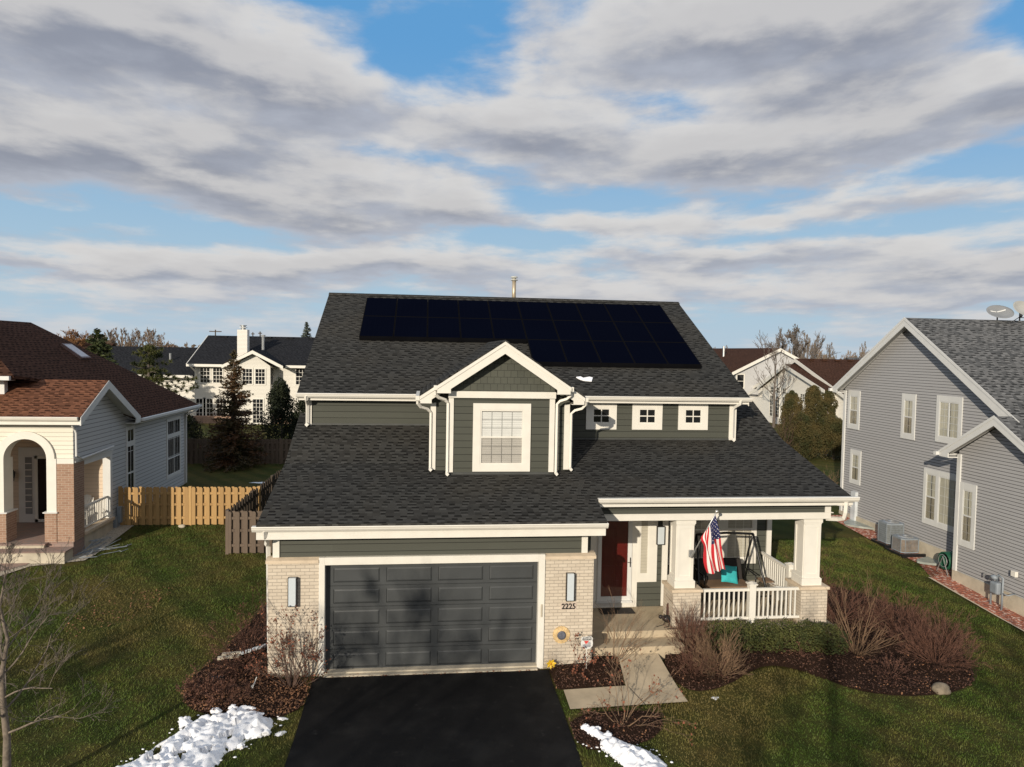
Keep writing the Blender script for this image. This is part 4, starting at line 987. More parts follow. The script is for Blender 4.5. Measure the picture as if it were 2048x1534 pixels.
m = MB(); m.box(-9.08, -8.9, 11.15, 11.35, .7, 1.15); m.box(-8.95, -8.8, 11.3, 11.5, .9, 1.5); m.tube([(-8.9, 11.4, .7), (-8.9, 11.4, 1.0)], .03, 6); m.build('gas_meter', GREYM, LH, bevel=.02)
# chair on the neighbour's porch
def adirondack():
    t = thing('porch_chair', 'white rounded back wooden chair on the neighbour\'s porch', 'chair', (-9.75, 10.3, 1.04))
    m = MB()
    for i in range(7):
        a = (i-3)/3; x = -9.75+a*.27; h = 1.02-.22*a*a
        m.prism([(x-.04, 10.55, 1.35), (x+.04, 10.55, 1.35), (x+.04, 10.82, 1.04+h), (x-.04, 10.82, 1.04+h)], (0, .02, 0))
    m.build('backrest', TRIM, t)
    m = MB(); m.box(-10.05, -9.45, 10.0, 10.55, 1.36, 1.40); m.build('seat', TRIM, t)
    for x in (-10.1, -9.45): onebox('armrest', TRIM, t, x, x+.10, 9.95, 10.7, 1.62, 1.65)
    for x in (-10.05, -9.45):
        for y in (10.0, 10.6): onebox('leg', TRIM, t, x, x+.05, y, y+.06, 1.04, 1.62 if y < 10.3 else 1.4)
adirondack()
m = MB(); m.box(-11.9, -11.25, 7.15, 7.5, gz(0, 7.3)+.06, gz(0, 7.3)+.08); tag(m.build('door_mat', DARKB), 'black mat on the paver walk before the neighbour\'s brick steps', 'door mat')

# ================================================================== right neighbour's house
RH = thing('house', 'two storey grey vinyl sided house with grey shingle roof and white trim', 'house', (20.1, 4.7, .4))
UYm, NXm = (0, -1, 0), (-1, 0, 0)
m = MB(); m.prism([(20.1, 12.2, .95), (20.1, 12.2, 6.20), (20.1, 8.0, 8.83), (20.1, 3.4, 5.96), (20.1, 3.4, .95)], (14, 0, 0)); m.build('wall', GSID, RH)
m = MB(); m.prism([(19.5, 4.72, .66), (19.5, 4.72, 4.55), (19.5, 2.92, 5.65), (19.5, 1.1, 4.55), (19.5, 1.1, .66)], (9, 0, 0)); m.build('side_wing', GSID, RH)
m = MB(); m.box(20.05, 34, 3.5, 12.25, -.3, .95); m.box(19.46, 28, 1.14, 4.76, -.5, .66); each(m, 'foundation', CONCL, RH)
rz = lambda x, y: 8.99-.62*abs(y-8.0)
m = MB(); slab(m, [(19.73, 8.0), (34.5, 8.0), (34.5, 2.68), (19.73, 2.68)], rz, .12); slab(m, [(19.73, 8.001), (34.5, 8.001), (34.5, 12.5), (19.73, 12.5)], rz, .12)
rz2 = lambda x, y: 5.83-.60*abs(y-2.92)
slab(m, [(19.13, 2.92), (25, 2.92), (25, .7), (19.13, .7)], rz2, .10); slab(m, [(19.13, 2.921), (25, 2.921), (25, 5.12), (19.13, 5.12)], rz2, .10)
slab(m, [(20.12, 2.679), (34.5, 2.679), (34.5, -1.5), (25.0, -1.5), (25, .72), (20.12, .72)], lambda x, y: 5.69-.45*(2.68-y), .12)
each(m, 'roof', ROOFG, RH)
m = MB(); y0, y1 = 2.66, 12.52
m.prism([(19.71, y1, rz(0, y1)-.03), (19.71, 8.0, 8.95), (19.71, y0, rz(0, y0)-.03), (19.71, y0+.05, rz(0, y0)-.17), (19.71, y0+.30, rz(0, y0)-.02-.18), (19.71, 8.0, 8.68), (19.71, 12.2, 6.12), (19.71, 12.2, 6.0), (19.71, y1, 6.0)], (.035, 0, 0))
m.prism([(19.695, 12.54, rz(0, 12.54)+.02), (19.695, 8.0, 9.01), (19.695, 2.64, rz(0, 2.64)+.02), (19.695, 2.70, rz(0, 2.70)-.07), (19.695, 8.0, 8.90), (19.695, 12.54, rz(0, 12.54)-.09)], (.016, 0, 0))
m.prism([(19.11, 5.14, rz2(0, 5.14)-.02), (19.11, 2.92, 5.80), (19.11, .6, 4.40), (19.11, .6, 4.20), (19.11, 2.92, 5.55), (19.11, 4.74, 4.47), (19.11, 4.74, 4.33), (19.11, 5.14, 4.33)], (.035, 0, 0))
m.prism([(19.095, 5.16, rz2(0, 5.16)+.02), (19.095, 2.92, 5.855), (19.095, .6, 4.46), (19.095, .6, 4.37), (19.095, 2.92, 5.76), (19.095, 5.16, rz2(0, 5.16)-.07)], (.016, 0, 0))
each(m, 'rake_board', TRIMC, RH)
m = MB()
m.prism([(19.75, 12.4, rz(0, 12.4)-.13), (19.75, 8.0, 8.85), (19.75, 8.0, 8.83), (19.75, 12.4, rz(0, 12.4)-.15)], (.36, 0, 0)); m.prism([(19.75, 2.75, rz(0, 2.75)-.13), (19.75, 8.0, 8.85), (19.75, 8.0, 8.83), (19.75, 2.75, rz(0, 2.75)-.15)], (.36, 0, 0))
m.prism([(19.15, 5.0, rz2(0, 5.0)-.12), (19.15, 2.92, 5.70), (19.15, 2.92, 5.68), (19.15, 5.0, rz2(0, 5.0)-.14)], (.36, 0, 0)); m.prism([(19.15, .8, rz2(0, .8)-.12), (19.15, 2.92, 5.70), (19.15, 2.92, 5.68), (19.15, .8, rz2(0, .8)-.14)], (.36, 0, 0))
m.box(19.72, 20.2, 12.2, 12.5, 6.0, 6.03); m.box(19.12, 20.1, 4.72, 5.12, 4.32, 4.35); each(m, 'soffit', TRIMC, RH)
m = MB(); m.box(19.6, 34, 12.52, 12.64, 6.05, 6.17); m.box(19.0, 20.1, 5.14, 5.26, 4.36, 4.47); each(m, 'gutter', TRIMC, RH)
m = MB(); m.box(20.05, 20.16, 12.08, 12.22, .95, 6.1); m.box(19.45, 19.6, 4.60, 4.75, .66, 4.45); each(m, 'corner_board', TRIMC, RH)
for (ya, yb, za, zb, cols, vert, tr) in ((11.92, 11.10, 4.52, 6.13, 2, None, .14), (8.47, 7.70, 4.52, 6.20, 2, None, .14)):
    window(RH, (20.1, ya, za), UYm, NXm, ya-yb, zb-za, (tr, tr, tr+.05, tr+.09), cols, 2, True, 'curtain', TRIMC, proud=.03)
window(RH, (20.1, 6.62, 4.62), UYm, NXm, 1.22, 1.62, (.15, .15, .2, .2), 4, 5, False, 'curtain', TRIMC, vert=[.61], proud=.03)
window(RH, (20.1, 11.62, 2.25), UYm, NXm, .74, 1.42, (.13, .13, .16, .18), 2, 3, True, 'curtain', TRIMC, grid_bot=False, proud=.03)
window(RH, (20.1, 7.11, 1.64), UYm, NXm, .74, 1.98, (.14, .10, .18, .18), 2, 3, True, 'curtain', TRIMC, proud=.03)
window(RH, (20.1, 6.37, 1.64), UYm, NXm, 1.7, 1.98, (.04, .1, .18, .18), 6, 5, False, 'curtain', TRIMC, proud=.0301)
window(RH, (19.5, 4.59, 1.53), UYm, NXm, .69, 2.04, (.14, .14, .18, .22), 2, 3, True, 'curtain', TRIMC, proud=.03)
m = MB(); m.box(19.98, 20.1, 11.0, 11.32, .75, 1.95); m.build('utility_channel', plain('pale_grey_paint', (.55, .58, .60), .5), RH)
for y0, y1, z in ((11.35, 9.75, .70), (6.70, 5.70, .45)):
    m = MB(); n = 10; pts = [(20.05, y0, z+.0)]+[(20.05-.75*math.sin(math.pi*i/n), y0+(y1-y0)*i/n, z) for i in range(1, n)]+[(20.05, y1, z)]
    m.prism(pts, (0, 0, .07)); ww = m.build('window_well_cover', plain('grey_polycarbonate', (.30, .33, .30), .35, .25, 3), RH)
m = MB(); m.box(19.36, 19.46, 2.15, 2.32, 1.22, 1.38); m.build('outlet_box', TRIM, RH, bevel=.01)
m = MB(); m.tube([(19.46, 3.30, 1.0), (19.36, 3.30, 1.0), (19.36, 3.30, .86)], .02, 6); m.tube([(19.46, 3.12, .98), (19.38, 3.12, .98), (19.38, 3.12, .84)], .015, 6); m.build('spigot', GALV, RH)
def gas_meter():
    gm_ = MB(); y = 2.62; z = gz(0, y)
    gm_.box(19.08, 19.32, y-.15, y+.15, z+.42, z+.78); b = gm_.build('gas_meter', GREYM, RH, bevel=.05)
    m = MB(); m.tube([(19.2, y-.22, z-.05), (19.2, y-.22, z+.95), (19.2, y-.05, z+1.0), (19.2, y, z+.78)], .03, 8); m.tube([(19.2, y+.2, z-.05), (19.2, y+.2, z+.6), (19.2, y+.1, z+.7)], .03, 8)
    m.tube([(19.2, y-.22, z+.5), (19.2, y-.42, z+.5), (19.45, y-.42, z+.55)], .02, 8); m.build('pipe', GREYM, b, True)
    m = MB(); m.blob((19.15, y+.05, z+.9), .11, (.8, 1, .7), 2, .1); m.build('regulator', GREYM, b, True)
gas_meter()
def dish(x, y, z, az, tilt, s, label, stripe):
    t = thing('satellite_dish', label, 'satellite dish', (x, y, z), az, 'satellite dishes on the grey roof', True)
    m = MB(); i0 = 0; n = 28; K = 7
    rot = Matrix.Rotation(tilt, 4, 'X')
    Vv = [(0, .0, 0)]
    for k in range(1, K+1):
        r = s*k/K
        for j in range(n): a = 2*math.pi*j/n; Vv.append((r*1.12*math.cos(a), -.22*(r/s)**2*s, r*.78*math.sin(a)))
    top = Vector((0, 0, s*.85+.0)); m.v = [tuple(rot @ Vector(v) + top) for v in Vv]
    for j in range(n): m.f.append([0, 1+(j+1) % n, 1+j]); m.mi.append(0)
    for k in range(K-1):
        for j in range(n): a = 1+k*n+j; b = 1+k*n+(j+1) % n; m.f.append([a, b, b+n, a+n]); m.mi.append(0)
    d = m.build('reflector', plain('dish_grey', (.20, .21, .22) if stripe else (.36, .36, .34), .5, .08), t, True); sm = d.modifiers.new('thick', 'SOLIDIFY'); sm.thickness = .012
    m = MB(); m.tube([(0, .08, -.15), (0, .08, s*.7), (0, .03, s*.85)], .025, 8); m.tube([(0, .05, s*.2), (.28, -.3, s*.1), (.42, -.55, s*.55)], .014, 6); m.blob((.42, -.58, s*.62), .06, n=2, amp=.1); m.build('mount', BLACK, t)
    if stripe:
        m = MB()
        for (a, b, q0, q1) in ((-.72, -.20, .12, .10), (-.12, .62, .10, .34)):
            P = [Vector((a*s, -.23*s*.9, q0*s*.78)), Vector((b*s, -.23*s*.9, q1*s*.78)), Vector((b*s, -.23*s*.9, (q1+.13)*s*.78)), Vector((a*s, -.23*s*.9, (q0+.13)*s*.78))]
            N = 8
            for i in range(N):
                f0, f1 = i/N, (i+1)/N
                def pp(f, top_):
                    xx = P[0].x+(P[1].x-P[0].x)*f; zz = (P[3].z+(P[2].z-P[3].z)*f) if top_ else (P[0].z+(P[1].z-P[0].z)*f)
                    rr = math.hypot(xx/(1.12*s), zz/(.78*s)); return rot @ Vector((xx, -.22*rr*rr*s-.022, zz)) + top
                m.face([pp(f0, 0), pp(f1, 0), pp(f1, 1), pp(f0, 1)])
        each(m, 'lettering_band', plain('dish_lettering', (.62, .62, .6), .5), t)
dish(23.48, 8.0, 8.86, R(-8), R(-42), .44, 'dark grey satellite dish with pale lettering, left one on the roof ridge', True)
dish(24.42, 8.0, 9.02, R(8), R(-32), .44, 'pale grey satellite dish, right one on the roof ridge', False)
def ac_unit(x, y, h, label, side):
    z = gz(x, y); t = thing('air_conditioner', label, 'air conditioner', (x, y, z), 0, 'air conditioners beside the grey house', True)
    m = MB(); w = .34; c = .10
    oct_ = [(-w+c, -w), (w-c, -w), (w, -w+c), (w, w-c), (w-c, w), (-w+c, w), (-w, w-c), (-w, -w+c)]
    m.prism([(a, b, .14) for a, b in oct_], (0, 0, h-.06)); b = m.build('coil_body', side, t)
    m = MB(); m.prism([(a*1.02, b_*1.02, .08+h) for a, b_ in oct_], (0, 0, .05)); m.build('top_cover', GREYM, t)
    m = MB(); m.cyl((0, 0, .13+h), .27, .035, 24, .24); m.cyl((0, 0, .165+h), .11, .04, 16, .08); m.build('fan_guard', GALV, t)
    m = MB()
    for a, b_ in oct_[::1]: m.tube([(a*1.015, b_*1.015, .14), (a*1.015, b_*1.015, .09+h)], .012, 4)
    for k in range(9):
        zz = .19+k*(h-.1)/8; m.tube([(a*1.015, b_*1.015, zz) for a, b_ in oct_+oct_[:1]], .005, 4, cap=False)
    for e in range(8):
        (a, b_), (c_, d_) = oct_[e], oct_[(e+1) % 8]
        if math.hypot(a-c_, b_-d_) > .3:
            for q in range(1, 9): f = q/9; m.tube([((a+(c_-a)*f)*1.015, (b_+(d_-b_)*f)*1.015, .14), ((a+(c_-a)*f)*1.015, (b_+(d_-b_)*f)*1.015, .09+h)], .004, 4)
    m.build('wire_grille', GREYM, t)
    m = MB(); m.prism([(a*1.04, b_*1.04, .10) for a, b_ in oct_], (0, 0, .04)); m.build('base_rim', GREYM, t)
    m = MB(); m.box(-.45, .45, -.5, -.42, -.06, .10); m.box(-.45, .45, .42, .5, -.06, .10); m.box(-.5, -.42, -.42, .42, .02, .10); m.build('stand', BLACK, t)
ac_unit(19.70, 8.25, .72, 'taller grey air conditioner, farther of two beside the grey house', plain('coil_grey', (.13, .14, .14), .5, .2, 10))
ac_unit(19.60, 7.28, .48, 'shorter brownish air conditioner, nearer of two beside the grey house', plain('coil_rust', (.16, .115, .075), .6, .3, 6))
def hose_reel():
    x, y = 19.72, 5.25; z = gz(x, y)
    t = thing('hose_reel', 'green garden hose wound on a reel in the corner of the grey house', 'hose reel', (x, y, z))
    m = MB()
    for k in range(7): 
        a0 = k*.055-.165; m.tube([(x+a0, y+.27*math.cos(2*math.pi*i/18)*(1-.05*(k % 2)), z+.46+.27*math.sin(2*math.pi*i/18)) for i in range(19)], .028, 6, cap=False)
    m.build('hose', plain('green_hose', (.012, .085, .045), .45), t, True)
    m = MB()
    for s in (-.22, .22):
        m.tube([(x+s, y+.28, z), (x+s, y, z+.6), (x+s, y-.28, z)], .018, 6)
        m.tube([(x+s, y+.2*math.cos(2*math.pi*i/14), z+.46+.2*math.sin(2*math.pi*i/14)) for i in range(15)], .012, 5, cap=False)
    m.build('frame', GALV, t)
hose_reel()
# ================================================================== fences
def fence(label, P0, P1, mat, h=1.45, zf=gz, posts=2.4, seed=1, both=True):
    rr = random.Random(seed); P0, P1 = Vector((*P0, 0)), Vector((*P1, 0)); L = (P1-P0).length; u = (P1-P0)/L; w = Vector((-u.y, u.x, 0))
    t = thing('wooden_fence', label, 'fence', (P0.x, P0.y, zf(P0.x, P0.y)))
    n = int(L/.128)
    while n > 96: n = 96
    st = L/n; protos = []
    for i in range(n):
        c = P0+u*((i+.5)*st); z = zf(c.x, c.y); side = (.030 if i % 2 else -.048) if both else .03
        hh = h+rr.uniform(-.012, .012); lean = rr.uniform(-.004, .004); bw = .069
        m = MB(); O = c-u*bw; O = Vector((O.x, O.y, z))
        q = [O+w*side+Vector((0, 0, .03)), O+u*2*bw+w*side+Vector((0, 0, .03)), O+u*2*bw+w*side+Vector((0, 0, hh-.05)), O+u*(2*bw-.03)+w*side+Vector((0, 0, hh)), O+u*(.03+lean)+w*side+Vector((0, 0, hh)), O+w*side+Vector((0, 0, hh-.05))]
        m.prism(q, w*.018); m.build('picket', mat, t)
    for k, zz in enumerate((.25, h*.52, h-.28)):
        m = MB(); a, b = P0, P1; N = 6
        for i in range(N):
            p, q = a.lerp(b, i/N), a.lerp(b, (i+1)/N); zp, zq = zf(p.x, p.y)+zz, zf(q.x, q.y)+zz
            m.prism([p+w*-.028+Vector((0, 0, zp)), p+w*.028+Vector((0, 0, zp)), p+w*.028+Vector((0, 0, zp+.085)), p+w*-.028+Vector((0, 0, zp+.085))], q-p+Vector((0, 0, zq-zp)))
        m.build('rail', mat, t)
    k = max(1, round(L/posts))
    for i in range(k+1):
        c = P0+u*(L*i/k); z = zf(c.x, c.y); m = MB(); m.obox((c.x, c.y, z), u, w, -.05, .05, -.1, h+.03, -.051, .051); m.build('post', mat, t)
    return t
fence('new golden cedar board fence between the white house and the old weathered fence', (-8.9, 11.5), (-3.9, 11.45), NEWWOOD, seed=3)
fence('short weathered grey brown fence next to the garage corner', (-4.2, 8.25), (-1.15, 8.25), OLDWOOD, seed=4)
fence('wooden fence, shaded side coloured dark, running back from the weathered fence beside the house', (-4.22, 8.36), (-3.55, 15.6), DARKWOOD, seed=5)  # same old fence turning back; its shade is painted as darker wood
fence('long dark back yard fence behind the spruce', (-13.0, 25.2), (-1.0, 25.0), OLDWOOD, h=1.42, seed=6)

# ================================================================== houses at the back
def back_white():
    t = thing('house', 'white two storey house with black roof and white chimney behind the spruce', 'house', (-13, 48, .9))
    m = MB(); m.prism([(-17.5, 48, .9), (-17.5, 48, 5.85), (-17.5, 53.7, 8.2), (-17.5, 60, 5.6), (-17.5, 60, .9)], (17.0, 0, 0))
    m.prism([(-14.0, 46.6, .9), (-10.9, 46.6, .9), (-10.9, 46.6, 5.9), (-12.3, 46.6, 6.9), (-14.0, 46.6, 5.9)], (0, 2, 0))
    m.box(-28, -17.5, 49, 58, .9, 4.75); m.build('wall', WSID, t)
    m = MB(); m.box(-17.4, -3, 47.2, 48.0, .6, 1.5); m.build('brick_base', TANB, t)
    m = MB(); zf = lambda x, y: 5.95+.42*(y-47.6)
    slab(m, [(-18.0, 47.6), (-.5, 47.6), (-.5, 53.7), (-18.0, 53.7)], zf, .14); slab(m, [(-18.0, 53.701), (-.5, 53.701), (-.5, 60.4), (-18.0, 60.4)], lambda x, y: 8.51-.42*(y-53.7), .14)
    slab(m, [(-28, 48.4), (-17.7, 48.4), (-17.7, 54.4), (-28, 54.4)], lambda x, y: 4.95+.40*(y-48.4), .14)
    gz_ = lambda x, y: 7.25-.52*abs(x+12.25)
    slab(m, [(-12.25, 46.1), (-9.8, 46.1), (-9.8, 48.2), (-12.25, 51.4)], gz_, .12); slab(m, [(-12.2501, 46.1), (-12.2501, 51.4), (-14.75, 48.2), (-14.75, 46.1)], gz_, .12)
    each(m, 'roof', ROOFK, t)
    m = MB()
    for s in (-1, 1):
        m.prism([(-12.25, 46.07, 7.22), (-12.25+s*2.5, 46.07, 5.93), (-12.25+s*2.5, 46.07, 5.66), (-12.25, 46.07, 6.93)], (0, .05, 0))
    m.box(-18.0, -14.7, 47.45, 47.62, 5.74, 5.96); m.box(-9.85, -.5, 47.45, 47.62, 5.74, 5.96); m.box(-28, -17.75, 48.22, 48.42, 4.72, 4.96)
    m.prism([(-18.02, 47.6, 5.75), (-18.02, 47.6, 5.98), (-18.02, 53.7, 8.52), (-18.02, 53.7, 8.28)], (-.05, 0, 0)); each(m, 'eave_trim', TRIM, t)
    m = MB(); m.tube([(-17.7, 47.5, 5.75), (-17.4, 47.9, 5.3), (-17.4, 47.95, 4.9)], .07, 6); m.build('downspout', TRIM, t)
    m = MB(); m.box(-14.2, -13.35, 48.9, 49.7, 6.2, 9.0); ch = m.build('chimney', WSID, t)
    m = MB(); m.cyl((-13.78, 49.3, 9.0), .2, .35, 12); m.cyl((-13.78, 49.3, 9.35), .30, .05, 12); m.box(-14.05, -13.5, 49.0, 49.6, 9.18, 9.22); m.build('chimney_cap', GALV, ch)
    m = MB(); m.cyl((-12.35, 50.5, 7.0), .13, 1.4, 10); m.cyl((-12.35, 50.5, 8.4), .2, .2, 10); m.build('vent_pipe', GALV, t)
    m = MB(); m.cyl((-20.6, 51.3, 6.0), .1, .8, 8); m.build('vent_pipe', GALV, t)
    m = MB()
    for i in range(8): m.box(-16.8+i*2.0, -16.2+i*2.0, 53.2, 53.55, 8.33, 8.50)
    each(m, 'roof_vent', ROOFK, t)
    for (x, y, z, w, h) in ((-17.1, 48, 4.27, .95, 1.45), (-16.05, 48, 4.27, .95, 1.45), (-13.25, 46.6, 4.27, .95, 1.45), (-12.2, 46.6, 4.27, .95, 1.45), (-9.1, 48, 4.2, 1.0, 1.55), (-17.9+.05, 48, 1.25, .95, 1.8), (-16.85, 48, 1.25, .95, 1.8), (-15.75, 48, 1.25, .95, 1.8), (-4.0, 48, 4.2, 1.0, 1.5)):
        if x < -17.5 : x = -17.45
        window(t, (x, y, z), X_, FR, w, h, (.06, .06, .06, .06), 3, 2, True, 'dark', TRIM, bar=.03, proud=.05)
    window(t, (-12.4, 46.6, .95), X_, FR, 1.0, 2.2, (.06, .06, .06, .06), 3, 6, False, 'dark', TRIM, bar=.03, proud=.05)
    m = MB(); m.box(-10.895, -10.85, 46.9, 47.6, 4.3, 5.7); m.build('window', DPANE, t)
back_white()
def back_right_white():
    t = thing('house', 'white gabled house with brown roof behind the olive evergreens', 'house', (36, 46, .9))
    m = MB(); m.prism([(36.3, 53.0, .9), (36.3, 53.0, 4.6), (36.3, 48.0, 6.6), (36.3, 41.5, 4.6), (36.3, 41.5, .9)], (3, 0, 0))
    m.prism([(37.3, 56.0, .9), (37.3, 56, 4.7), (37.3, 47.9, 7.1), (37.3, 40.0, 4.4), (37.3, 40.0, .9)], (16, 0, 0)); m.box(36.6, 38, 53, 60, .9, 3.2); m.build('wall', WSID, t)
    f1 = lambda x, y: 6.79-.29*abs(y-48) if y < 48 else 6.79-.44*abs(y-48)
    f2 = lambda x, y: 7.33-.355*abs(y-47.9)
    m = MB(); slab(m, [(35.95, 48), (39, 48), (39, 40.9), (35.95, 40.9)], f1, .12); slab(m, [(35.95, 48.001), (39, 48.001), (39, 53.5), (35.95, 53.5)], f1, .12)
    slab(m, [(36.95, 47.9), (54, 47.9), (54, 39.5), (36.95, 39.5)], f2, .12); slab(m, [(36.95, 47.901), (54, 47.901), (54, 56.5), (36.95, 56.5)], f2, .12)
    each(m, 'roof', ROOFR, t)
    m = MB()
    m.prism([(35.9, 53.5, 4.35), (35.9, 48, 6.78), (35.9, 40.9, 4.72), (35.9, 40.9, 4.42), (35.9, 48, 6.45), (35.9, 53.5, 4.05)], (.05, 0, 0))
    m.prism([(36.9, 56.5, 4.25), (36.9, 47.9, 7.31), (36.9, 39.5, 4.33), (36.9, 39.5, 4.02), (36.9, 47.9, 6.97), (36.9, 56.5, 3.95)], (.05, 0, 0))
    m.prism([(36.2, 62, 1.8), (36.2, 53.3, 4.4), (36.2, 53.3, 4.15), (36.2, 62, 1.55)], (.05, 0, 0)); each(m, 'rake_board', TRIM, t)
    m = MB()
    for i in range(11): m.box(38.0+i*1.3, 38.5+i*1.3, 47.2, 47.5, 7.16, 7.32)
    each(m, 'roof_vent', ROOFR, t)
    m = MB(); m.cyl((47.2, 46, 6.6), .12, 1.3, 10); m.build('vent_pipe', GALV, t)
    for y, w in ((51.4, .8), (50.1, .8), (48.9, .8)):
        window(t, (36.3, y, 1.5), UYm, NXm, w, 2.2, (.07, .07, .07, .07), 2, 3, True, 'dark', TRIM, bar=.03, proud=.05)
        window(t, (36.3, y, 3.85), UYm, NXm, w, .7, (.07, .07, .07, .07), 2, 2, False, 'dark', TRIM, bar=.03, proud=.05)
    window(t, (36.3, 45.6, 3.35), UYm, NXm, 2.0, .85, (.07, .07, .07, .07), 5, 4, False, 'dark', TRIM, bar=.05, proud=.05)
    window(t, (36.6, 59.5, 1.8), UYm, NXm, 1.6, 1.0, (.07, .07, .07, .07), 3, 2, False, 'dark', TRIM, bar=.05, proud=.05)
back_right_white()
d_ = dish(36.9, 39.2, 3.2, R(55), R(-20), .5, 'grey satellite dish fixed low at the corner of the white gabled house', False)
def back_grey():
    t = thing('house', 'pale grey gabled house with brown roof behind the bare tree', 'house', (38, 56, .9))
    m = MB(); m.prism([(34.9, 56.4, .9), (44.5, 56.4, .9), (44.5, 56.4, 5.9), (39.6, 56.4, 8.2), (34.9, 56.4, 5.9)], (0, 22, 0)); m.build('wall', LGSID, t)
    f = lambda x, y: 8.4-.50*abs(x-39.6)
    m = MB(); slab(m, [(39.6, 56), (39.6, 79), (34.3, 79), (34.3, 56)], f, .14); slab(m, [(39.6001, 56), (45, 56), (45, 79), (39.6001, 79)], f, .14); each(m, 'roof', ROOFR, t)
    m = MB()
    for s in (-1, 1): m.prism([(39.6, 55.95, 8.38), (39.6+s*5.3, 55.95, 5.73), (39.6+s*5.3, 55.95, 5.38), (39.6, 55.95, 8.03)], (0, .06, 0))
    each(m, 'rake_board', TRIM, t)
    window(t, (34.95, 56.4, 4.0), X_, FR, .95, 1.6, (.08, .08, .08, .08), 1, 1, True, 'dark', TRIM, proud=.05)
    m = MB(); m.cyl((37.6, 66, 7.0), .14, 1.6, 10); m.build('vent_pipe', GALV, t)
back_grey()
def far_house(x, y, w, d, h, r, wm, rm, label):
    t = thing('house', label, 'house', (x, y, .9), 0, None)
    m = MB(); m.prism([(x, y, .9), (x, y, h), (x, y+d/2, h+r), (x, y+d, h), (x, y+d, .9)], (w, 0, 0)); m.build('wall', wm, t)
    m = MB(); k = r/(d/2); slab(m, [(x-.4, y-.4), (x+w+.4, y-.4), (x+w+.4, y+d/2), (x-.4, y+d/2)], lambda a, b: h+.15+k*(b-y), .15); slab(m, [(x-.4, y+d/2+.001), (x+w+.4, y+d/2+.001), (x+w+.4, y+d+.4), (x-.4, y+d+.4)], lambda a, b: h+.15+r-k*(b-y-d/2), .15); each(m, 'roof', rm, t)
    m = MB(); m.box(x-.4, x+w+.4, y-.5, y-.38, h-.2, h+.05); each(m, 'fascia', TRIM, t)
    for i in range(3): window(t, (x+w*(.15+.28*i), y, h-1.9), X_, FR, 1.2, 1.3, (.08,)*4, 2, 2, True, 'dark', TRIM, bar=.03, proud=.05)
far_house(-42, 84, 13, 10, 4.6, 2.0, LGSID, ROOFG, 'far grey roofed house left of the white street lamp')
far_house(-62, 100, 14, 11, 5.2, 2.3, WSID, ROOFR, 'far white house with brown roof beyond the brown roofed neighbour')
far_house(62, 74, 16, 11, 4.8, 2.6, WSIDB, ROOFG, 'far grey roof line showing above the brown roof with ridge vents')
far_house(-75, 125, 16, 12, 5.6, 2.6, PEACH, ROOFK, 'farthest house under the left tree line with a dark roof')
# street lamp
t = thing('street_lamp', 'white bent arm street lamp left of the pine', 'street lamp', (-27.0, 60, .9))
m = MB(); m.tube([(-27.0, 60, .9), (-27.0, 60, 6.0), (-27.05, 60, 6.15), (-29.4, 60, 6.75)], [.12, .09, .08, .06], 8); m.build('pole', TRIMC, t)
m = MB(); m.blob((-29.5, 60, 6.72), .22, (1.8, .7, .45), 2, .05); m.build('lamp_head', TRIMC, t)
for (x, y, h, lb) in ((-44.5, 150, 11.2, 'thin utility pole with cross arm left on the skyline'), (-38.8, 160, 11.0, 'thin plain utility pole in the middle on the skyline'), (-34.9, 150, 11.0, 'thin utility pole with cross arm nearest the black roof on the skyline')):
    t = thing('utility_pole', lb, 'utility pole', (x, y, .9)); m = MB(); m.tube([(x, y, .9), (x, y, h)], .14, 6); m.build('pole', DARKWOOD, t)
    m = MB(); m.box(x-(1.3 if h > 11 else .4), x+(1.3 if h > 11 else .4), y-.08, y+.08, h-.5, h-.3); m.build('cross_arm', DARKWOOD, t)

# ================================================================== vegetation
def rot_about(v, ax, an): return Matrix.Rotation(an, 3, ax) @ v
def branches(m, rr, p, d, L, r, depth, spread, up=.15, seg=4, curl=.18, kids=(2, 4), shrink=.66, n=4, leaf=None, minr=.0025):
    pts = [p.copy()]; rad = [r]; dd = d.copy(); q = p.copy()
    for i in range(seg):
        dd = (dd + Vector((rr.gauss(0, curl), rr.gauss(0, curl), rr.gauss(0, curl)+up*.3))).normalized()
        q = q+dd*(L/seg); pts.append(q.copy()); rad.append(max(minr, r*(1-.62*(i+1)/seg)))
    m.tube(pts, rad, n if r > .012 else 3, cap=False)
    if leaf is not None:
        lm, prob, sz = leaf
        for i in range(1, len(pts)):
            if depth <= 1 and rr.random() < prob:
                a = pts[i]+Vector((rr.uniform(-.02, .02), rr.uniform(-.02, .02), rr.uniform(-.02, .02)))
                e = Vector((rr.gauss(0, 1), rr.gauss(0, 1), rr.gauss(0, 1))).normalized()*sz*rr.uniform(.6, 1.3); f = e.orthogonal().normalized()*sz*.55
                lm.face([a, a+e*.5+f, a+e, a+e*.5-f])
    if depth <= 0: return
    for k in range(rr.randint(*kids)):
        f = rr.uniform(.30, 1.0); i = min(seg-1, int(f*seg)); b = pts[i].lerp(pts[i+1], f*seg-i)
        base = (pts[i+1]-pts[i]).normalized(); ax = base.orthogonal().normalized(); ax = rot_about(ax, base, rr.uniform(0, 6.283))
        nd = rot_about(base, ax, spread*rr.uniform(.6, 1.3)); nd = (nd+Vector((0, 0, up))).normalized()
        branches(m, rr, b, nd, L*shrink*rr.uniform(.75, 1.15), max(minr, r*(1-.55*f)*.62), depth-1, spread, up, max(2, seg-1), curl, kids, shrink, n, leaf, minr)
